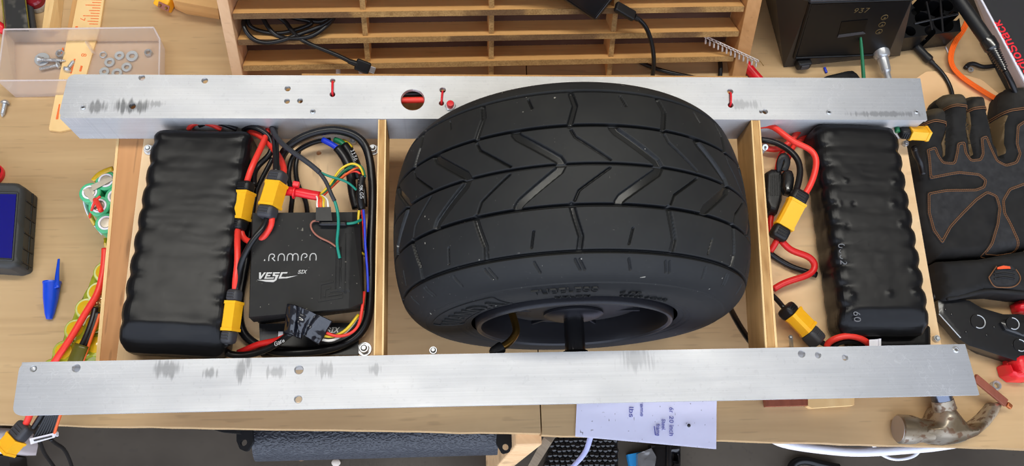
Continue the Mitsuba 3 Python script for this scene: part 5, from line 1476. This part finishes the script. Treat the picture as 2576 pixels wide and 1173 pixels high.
# finger tip caps and gussets
for f, line in zip(fingers, ([(240, 395), (320, 380), (418, 405)], [(408, 262), (500, 262), (590, 275)], [(590, 292), (680, 282), (765, 270)], [(836, 312), (930, 300), (1010, 288), (1110, 270)])):
    ln = gA(line)
    ys = np.interp(0, [0], [0])
    fp = smooth_poly(f, GZ).buffer(-.0012)
    cut = Polygon(P2([ln[0], *ln, (ln[-1][0] + 3, ln[-1][1]), (ln[-1][0] + 10, ln[-1][1] - 110), (ln[0][0] - 30, ln[0][1] - 110), (ln[0][0] - 12, ln[0][1])], GZ)).buffer(0)
    c = fp.intersection(cut)
    if c.geom_type != 'Polygon': c = max(c.geoms, key=lambda g: g.area)
    c = c.intersection(hand.buffer(-.0008))
    xy = np.array(c.exterior.coords)[:-1]
    m = Manifold.extrude(CrossSection([ccw(xy)]), .001).refine_to_length(.0025)

    def fw(v):
        v = np.array(v); g = gz(v[:, :2]); v[:, 2] = np.where(v[:, 2] > .0005, g + .0012, g - .001); return v
    part(glove, 'finger_tip', tm(m.warp_batch(fw)), 'glove_tip', True)
    for o in (0, 4.5): part(glove, 'stitching', drape([(x, y + o - 2) for x, y in ln], .0006, .0013, closed=False), 'stitch_brown', True)
for g in ([(412, 430), (360, 560), (385, 665), (412, 640), (424, 470)], [(572, 290), (566, 500), (600, 655), (622, 640), (600, 500), (598, 300)], [(738, 310), (756, 420), (815, 640), (826, 600), (772, 320)], [(890, 330), (868, 400), (862, 640), (822, 640), (814, 480), (840, 330)]):
    part(glove, 'gusset', patch(gA(g), .0010), 'gusset_brown', True, 'brown finger gusset')
# cuff
cuff = gB([(286, 338), (560, 322), (900, 262), (1000, 250), (1020, 560), (850, 560), (700, 540), (590, 545), (430, 580), (340, 588), (310, 480)])
cp = Polygon(P2(cuff, .032)); cp = cp.buffer(-.003).buffer(.003)
part(glove, 'cuff', inflate(np.array(cp.exterior.coords)[:-1], .0006, dome(.022, .034, .008), .003), 'glove_fabric', True)
part(glove, 'cuff_hem', tube(spline([P(*q, z) for q, z in zip(gB([(335, 590), (430, 575), (560, 545), (700, 545), (831, 556), (950, 556)]), (.026, .028, .03, .03, .03, .03))]), .0022, 8), 'glove_fabric', True)
mat('orange_print', (238, 84, 40), 0.5)
tag = gB([(605, 455), (650, 390), (680, 370), (745, 375), (775, 400), (808, 460), (770, 510), (690, 518), (640, 510)])
part(glove, 'logo_tab', inflate(P2(tag, .034), .0325, dome(.0345, .0362, .003), .002), 'glove_patch')
part(glove, 'logo_mark', slab(PP(gB([(662, 388), (700, 378), (742, 384), (746, 398), (702, 392), (660, 402)]), .0372), .001), 'orange_print', False, 'orange bar')
part(glove, 'stitching', tube(np.vstack([spline([P(*q, .0362) for q in gB([(605, 455), (650, 390)])], 6), spline([P(*q, .0362) for q in gB([(650, 390), (655, 383)])], 3)]), .0006, 6), 'stitch_brown', True)
part(glove, 'stitching', tube(spline([P(*q, .0360) for q in gB([(605, 455), (640, 510), (690, 519), (770, 511), (808, 460), (778, 402)])], 40), .0006, 6), 'stitch_brown', True)
for y in (415, 440, 465):
    part(glove, 'logo_rib', tube(spline([P(*q, .0366) for q in gB([(640, y), (700, y - 10), (770, y)])], 12), .0008, 6), 'black_plastic', True)

# ------------------------------------------------------------------ crimping tool
mat('tool_black', (24, 24, 25), 0.25, spec=0.55, coat=0.3)
k = thing('crimping_tool', 'black crimping tool with red handles under the glove cuff', 'pliers')
cz_ = .020
bp = gB([(282, 600), (330, 590), (480, 600), (560, 648), (700, 690), (820, 690), (960, 720), (960, 1010), (831, 1002), (700, 962), (560, 915), (480, 890), (420, 850), (290, 690)])
part(k, 'plate', inflate(P2(bp, cz_), .010, dome(cz_ - .0008, cz_, .0015), .004), 'tool_black')
lo = gB([(300, 720), (430, 862), (560, 935), (720, 985), (831, 1012), (900, 1015), (900, 900), (700, 850), (400, 720)])
part(k, 'lower_plate', inflate(P2(lo, .009), .0006, dome(.0085, .0095, .0015), .004), 'tool_black')
jaw = gB([(690, 740), (740, 715), (960, 740), (960, 850), (831, 830), (720, 790)])
part(k, 'jaw', inflate(P2(jaw, .025), .0203, dome(.0235, .0245, .002), .003), 'tool_black')
for x, y, r, in ((535, 740, .0125), (757, 752, .011), (803, 892, .011)):
    zz = cz_ if x != 757 else .0246
    c = P(*gB([(x, y)])[0], zz)
    part(k, 'pivot', put(lathe([(0, 0), (r * .62, 0), (r * .60, .0012), (r * .4, .0012), (r * .38, .0007), (0, .0007)], 28), T_np(c)), 'tool_black')
    part(k, 'circlip', tube([c + [r * .5 * math.cos(t), r * .5 * math.sin(t), .0013] for t in np.linspace(-2.2, 1.6, 24)], .0006, 6), 'zinc', True)
for x, y in ((460, 806), (592, 826), (640, 774), (328, 662), (366, 692)):
    part(k, 'pin', put(lathe([(0, 0), (.0014, 0), (.0012, .0009), (0, .0012)], 14), T_np(P(*gB([(x, y)])[0], cz_))), 'tool_black')
part(k, 'edge_highlight', tube([P(*gB([(285, 688)])[0], cz_ - .0004), P(*gB([(425, 842)])[0], cz_ - .0004)], .0007, 6), 'zinc', True)
hp = gB([(735, 1010), (752, 998), (772, 1040), (792, 1048), (776, 990), (772, 962), (800, 942), (860, 940), (900, 960), (900, 1112), (800, 1108), (752, 1072)])
part(k, 'handle', inflate(P2(hp, .02), .001, dome(.014, .022, .006), .002), 'red_plastic', 35, 'red plastic handle')
hp2 = gB([(785, 620), (830, 590), (900, 590), (900, 690), (800, 670)])
part(k, 'handle', inflate(P2(hp2, .012), .001, dome(.008, .014, .006), .003), 'red_plastic', True, 'red plastic handle')
cable('bundle_cable', [(2350, 755, .010), (2356, 720, .012), (2366, 690, .014), (2378, 668, .016)], .0040, 'black_insulation', 'black cable loop between the right deck and the glove cuff')
cable('bundle_cable', [(2300, 372, .060), (2306, 392, .050), (2316, 412, .042), (2322, 440, .038)], .0030, 'black_insulation', 'black cable between the rear right connector and the glove')

# ------------------------------------------------------------------ hammer
def hC(pts): return [(1900 + x / 3.747, 860 + y / 3.747) for x, y in pts]


def _ham(p, n, uv):
    r = smoothstep(.52, .66, fbm(p.x * 210, p.y * 210, p.z * 210, 3))
    q = smoothstep(.42, .62, fbm(p.x * 40 + 5, p.y * 40, p.z * 40, 2))
    return mix(mix(s2l(172, 162, 146), s2l(116, 102, 82), q), s2l(98, 62, 36), r * .7)


mat('rusty_steel', mikit.proc(_ham), mikit.proc(lambda p, n, uv: 0.34 + .3 * smoothstep(.45, .7, fbm(p.x * 210, p.y * 210, p.z * 210, 3))), 0.6)
ham = thing('hammer', 'rusty claw hammer head at the lower right, handle under the front rail', 'hammer')
hz_ = .030
hp = hC([(1690, 640), (1715, 605), (1860, 605), (1890, 640), (1940, 705), (2000, 778), (2100, 735), (2180, 668), (2240, 600), (2270, 560), (2320, 560), (2390, 548), (2398, 566), (2330, 690), (2230, 800), (2100, 898), (1980, 950), (1850, 966), (1720, 955), (1640, 925), (1560, 912), (1530, 900), (1530, 770), (1600, 755), (1655, 725)])
hpo = Polygon(P2(hp, .016)); hpo = hpo.buffer(.002).buffer(-.004).buffer(.002)
cx_, cy_ = P(*hC([(2390, 555)])[0], .016)[:2]


def htop(d, x, y):
    far = np.clip(np.hypot(x - cx_, y - cy_) / .05, 0, 1)
    hmax = .010 + .018 * far
    return .006 + (hmax - .006) * np.sqrt(np.clip(1 - (1 - np.clip(d / .0105, 0, 1)) ** 2, 0, 1))


part(ham, 'head', inflate(np.array(hpo.exterior.coords)[:-1], .0004, htop, .0016), 'rusty_steel', True, 'rusty steel head')
a, b = P(*hC([(1550, 836)])[0], .0135), P(*hC([(1345, 822)])[0], .0135)
d_ = (b - a); d_[2] = 0; b = a + d_
L = np.linalg.norm(d_)
part(ham, 'poll', along(a, b, lathe([(0, -.010), (.0105, -.010), (.0108, 0), (.0125, L * .25), (.0132, L * .5), (.0132, L - .0012), (.0122, L), (0, L)], 40)), 'rusty_steel', 30)
mat('worn_steel', (178, 168, 162), 0.38, 0.85)
part(ham, 'face', along(a, b, lathe([(0, L), (.0120, L), (.0118, L + .0004), (0, L + .0008)], 40)), 'worn_steel', 30)
nk0, nk1 = P(*hC([(1785, 640)])[0], .016), P(*hC([(1752, 500)])[0], .020)
dn_ = nk1 - nk0; L = np.linalg.norm(dn_)
mat('dark_chrome', (110, 116, 130), 0.2, 0.95)
part(ham, 'neck', along(nk0, nk1, lathe([(0, 0), (.0105, 0), (.0100, .004), (.0096, .009), (0, .009)], 32)), 'rusty_steel', 30)
part(ham, 'ferrule', along(nk0, nk1, lathe([(0, .008), (.0088, .008), (.0092, .010), (.0092, .020), (.0080, .022), (.0080, .026), (0, .026)], 36)), 'dark_chrome', 30)
part(ham, 'handle', along(nk0, nk1, lathe([(0, .024), (.0082, .024), (.0088, .05), (.0105, .12), (0, .12)], 32)), 'steel', 30)
nut(2502, 971, .0003, .0050, .0042, 'loose nut on the bench right of the front rail', a0=.4)
mat('copper', (186, 108, 66), 0.35, 0.8)
k = thing('copper_bar', 'reddish flat bar leaning over the hammer claw', 'bar')
a, b = P(2452, 950, .026), P(2538, 1021, .013)
F = frame(a, y=b - a)
wood('red_wood', (150, 84, 62), (112, 58, 42), 'y', 200, .5, seed=21.0)
part(k, 'bar', put(rbox(.0075, np.linalg.norm(b - a) - .004, .003, .0006, (0, np.linalg.norm(b - a) / 2 - .002, 0)), F), 'red_wood')
part(k, 'tip', put(rbox(.0048, .006, .0036, .0012, (0, np.linalg.norm(b - a), 0)), F), 'copper')
single('shim', slab(PP([(1924, 998), (2036, 994), (2034, 1020), (1928, 1023)], .007), .0066), 'red_wood', 'dark red wooden shim under the right part of the front rail', 'wooden shim', smooth=False)
k = thing('wooden_wedge', 'pale wooden stick under the right part of the front rail', 'wooden stick')
part(k, 'stick', slab(PP([(2033, 994), (2150, 990), (2149, 1020), (2042, 1027), (2033, 1022)], .008), .0076), 'pale_wood', False)

# ------------------------------------------------------------------ paper note
def _paper(p, n, uv):
    s = smoothstep(0.93, 0.97, noise(p.x * 520, p.y * 520, 1.0))
    return mix(s2l(226, 224, 244), s2l(90, 84, 90), s * .7)


mat('note_paper', mikit.proc(_paper), 0.6, spec=0.25)
mat('ink_blue', (70, 72, 150), 0.6)
k = thing('paper_note', 'white paper note with blue handwriting under the front rail', 'paper')
pz = .0012
part(k, 'sheet', sheet([(1452, 985), (1804, 978), (1801, 1131), (1447, 1099)], (.0016, .0016, .0010, .0016), 24, .0003, 2, .0004, lambda u, v: .0012 * v ** 4 * u), 'note_paper', True)


def note(s, x0, y0, y1, h, slant=0):
    o = P(x0, y0, pz + .0012); d = P(x0 + slant, y1, pz + .0012) - o
    m = meshkit.text_mesh(s, h, .0003); m.apply_scale([np.linalg.norm(d) / max(m.bounds[1, 0], 1e-6), 1, 1])
    t = put(m, frame(o, d)); return t


for s, x, y0, y1, h in (('lbs', 1583, 1023, 1050, .0040), ('frame', 1611, 1004, 1048, .0030), ('6r  20 inch', 1684, 1024, 1097, .0038), ('Steel', 1665, 1054, 1082, .0032), ('frame', 1651, 1067, 1097, .0034)):
    part(k, 'writing', note(s, x, y0, y1, h), 'ink_blue', False, 'blue handwritten words')
part(k, 'writing', tube([P(1646, 1073, pz + .0016), P(1649, 1096, pz + .0016)], .0004, 5), 'ink_blue', True, 'blue underline')
single('crumb', put(trimesh.creation.icosphere(1, .0016), T_np(P(1733, 1071, pz + .003))), 'worn_black', 'dark crumb on the paper note', 'crumb')

# ------------------------------------------------------------------ below the bench edge
mat('pebbled_black', (40, 41, 46), 0.36, spec=0.5)
mat('pebbled', (58, 60, 66), 0.34, spec=0.55, bump=mikit.proc(lambda p, n, uv: smoothstep(.35, .7, noise(p.x * 620, p.y * 900, p.z * 900)), 3e-4), bscale=.0005)
k = thing('guitar_case', 'black textured case with rounded corner brackets hanging under the bench edge', 'case')
zc = -.10
y0c = P(900, 1141, zc)[1]
xa_, xb_ = P(640, 1130, zc)[0], P(1252, 1140, zc)[0]
yy = np.linspace(0, math.pi / 2, 14)
R0 = .024
ang = np.linspace(0, 2 * math.pi, 40, endpoint=False)
m = Manifold.extrude(CrossSection([np.c_[R0 * np.cos(ang), R0 * np.sin(ang)]]), xb_ - xa_).rotate([0, 90, 0]).translate([xa_, y0c + R0 * .8, zc - .01])
part(k, 'body', m, 'pebbled', 30)
part(k, 'back', box(xb_ - xa_, .10, .006, ((xa_ + xb_) / 2, y0c + R0 + .04, zc + R0 - .015)), 'black_plastic', False)
for xs, nm in ((615, 0), (1270, 1)):
    q = [(xs - 20, 1068), (xs + 18, 1068), (xs + 22, 1112 + 4 * nm), (xs + 6, 1138 + 5 * nm), (xs - 12, 1130 + 8 * nm), (xs - 20, 1110 + 6 * nm)]
    if nm: q = [(2 * xs - x, y) for x, y in q]
    pl = Polygon(P2(q, -.07)).buffer(-.003).buffer(.003)
    hc_ = P(xs - 2 + 4 * nm, 1114 + 11 * nm, -.07)
    bm = Manifold.extrude(CrossSection([ccw(np.array(pl.exterior.coords)[:-1])]), .006).translate([0, 0, -.076]) - Manifold.cylinder(.05, .0032, .0032, 20).translate([hc_[0], hc_[1], -.1])
    part(k, 'corner_bracket', bm, 'black_plastic', False)
single('hanger_bar', box(xb_ - xa_, .02, .066, ((xa_ + xb_) / 2, -.06, -.0515)), 'station_side', 'dark bar joining the textured case to the bench underside', 'bar', smooth=False)
single('case_strap', slab(PP([(488, 1068), (606, 1076), (604, 1092), (560, 1088)], -.03), .006), 'black_plastic', 'flat black strap left of the textured case', 'strap', smooth=False)
# floor things
k = thing('bubble_sheet', 'glossy black studded sheet on the floor', 'sheet')
fz_ = ZF + .02
bs = PP([(1392, 1090), (1552, 1090), (1556, 1200), (1360, 1200)], fz_)
mat('wet_black', (20, 19, 20), 0.05, spec=0.7)
part(k, 'sheet', slab(bs, .0195), 'black_gloss', False)
bub = []
r2 = random.Random(4)
sph = trimesh.creation.icosphere(2, 1.0)
for i in range(13):
    for j in range(9):
        u, v = (i + .5 + .5 * (j % 2)) / 13.5, (j + .5) / 9
        c = lerp2(bs, np.array([[u]]), np.array([[v]]))[0]
        s = sph.copy(); s.apply_scale([.0056, .0056, .005]); s.apply_translation(c + [r2.uniform(-.001, .001), r2.uniform(-.001, .001), 0]); bub.append(s)
part(k, 'studs', bub, 'wet_black', True, kind='stuff')
mat('bluewhite_cable', (176, 178, 220), 0.45)
mat('white_cable', (232, 232, 244), 0.4)
cable('hanging_cable', [(1492, 1080, -.06), (1484, 1105, -.10), (1476, 1130, -.16), (1462, 1152, -.22), (1440, 1176, -.28), (1420, 1200, -.30)], .0030, 'bluewhite_cable', 'pale cable hanging in front of the studded sheet')
mat('card_blue', (40, 150, 214), 0.5)
single('blue_card', slab(PP([(1579, 1144), (1634, 1133), (1660, 1180), (1588, 1190)], ZF + .016), .0155), 'card_blue', 'bright blue box on the floor in front of the paper note', 'box', smooth=False)
mat('blister', (120, 118, 116), 0.15, 0.2, coat=.6)
single('blister_pack', inflate(P2([(1604, 1142), (1638, 1128), (1650, 1150), (1644, 1185), (1604, 1185)], ZF + .03), ZF + .0165, lambda d, x, y: ZF + .03 + .006 * meshkit.fbm(np.c_[x, y, 0 * x] * 120, 3), .006), 'blister', 'crumpled clear plastic pack beside the blue box', 'package')
k = thing('black_bracket', 'black plastic bracket with a square opening on the floor', 'bracket')
fp2 = P2([(1640, 1118), (1714, 1118), (1714, 1200), (1640, 1200)], ZF + .03)
part(k, 'body', inflate(fp2, ZF + .0005, dome(ZF + .024, ZF + .03, .008), .006, holes=[P2([(1694, 1140), (1706, 1140), (1706, 1160), (1694, 1160)], ZF + .03)]), 'black_gloss')
part(k, 'ridge', tube([P(1682, 1120, ZF + .032), P(1682, 1190, ZF + .032)], .005, 8), 'black_gloss', True)
cable('white_hose', [(1940, 1103, -.020), (1964, 1114, -.026), (2010, 1124, -.03), (2070, 1132, -.034), (2140, 1138, -.036), (2210, 1137, -.036), (2290, 1131, -.032), (2345, 1126, -.028), (2400, 1118, -.022)], .0042, 'white_cable', 'thick white cable hanging in a bow along the right bench edge')
cable('white_lead', [(2188, 1105, -.03), (2196, 1120, -.06), (2206, 1132, -.08), (2220, 1145, -.10), (2252, 1156, -.11), (2288, 1152, -.10), (2310, 1138, -.08), (2316, 1118, -.05)], .0017, 'white_cable', 'thin white cable looping below the thick white one')
cable('floor_cable', [(1990, 1200, ZF + .012), (1992, 1174, ZF + .012), (2006, 1162, ZF + .012), (2030, 1160, ZF + .012), (2062, 1168, ZF + .012), (2110, 1178, ZF + .012)], .0075, 'black_insulation', 'black cable curled on the floor at the lower right')
cable('floor_cable', [(100, 1110, -.30), (108, 1132, -.34), (118, 1150, -.38), (136, 1175, -.42), (150, 1195, -.44)], .0022, 'black_insulation', 'black cable hanging below the white balance plug, left one')
cable('floor_cable', [(128, 1106, -.30), (140, 1116, -.32), (158, 1128, -.35), (170, 1146, -.38), (180, 1172, -.42), (186, 1195, -.44)], .0022, 'black_insulation', 'black cable hanging below the white balance plug, right one')
for x, y, r, c, lab in ((761, 1150, .0085, (136, 104, 74), 'small brown pebble on the floor'), (846, 1165, .0075, (226, 212, 196), 'small white pebble on the floor')):
    mm = 'pebble_%d' % x
    mat(mm, c, .7)
    s = trimesh.creation.icosphere(2, r); s.vertices *= (1 + .3 * (meshkit.fbm(s.vertices * 120 + x, 2) - .5))[:, None] * [1, .9, .6]
    single('pebble', put(s, T_np(P(x, y, ZF) + [0, 0, r * .5])), mm, lab, 'pebble', smooth=True)
mat('pink_shell', (232, 218, 216), 0.45)
zt_ = ZF + .10
single('plastic_tub', inflate(P2([(-90, 1072), (6, 1075), (18, 1085), (22, 1110), (16, 1136), (-90, 1140)], zt_), ZF + .0005, dome(zt_ - .02, zt_, .012), .008), 'pink_shell', 'pale plastic tub at the lower left corner under the bench edge', 'tub')
single('brown_box', slab(PP([(-60, 1146), (22, 1147), (28, 1200), (-60, 1200)], ZF + .06), .0595), 'station_side', 'dark brown box at the lower left corner', 'box', smooth=False)
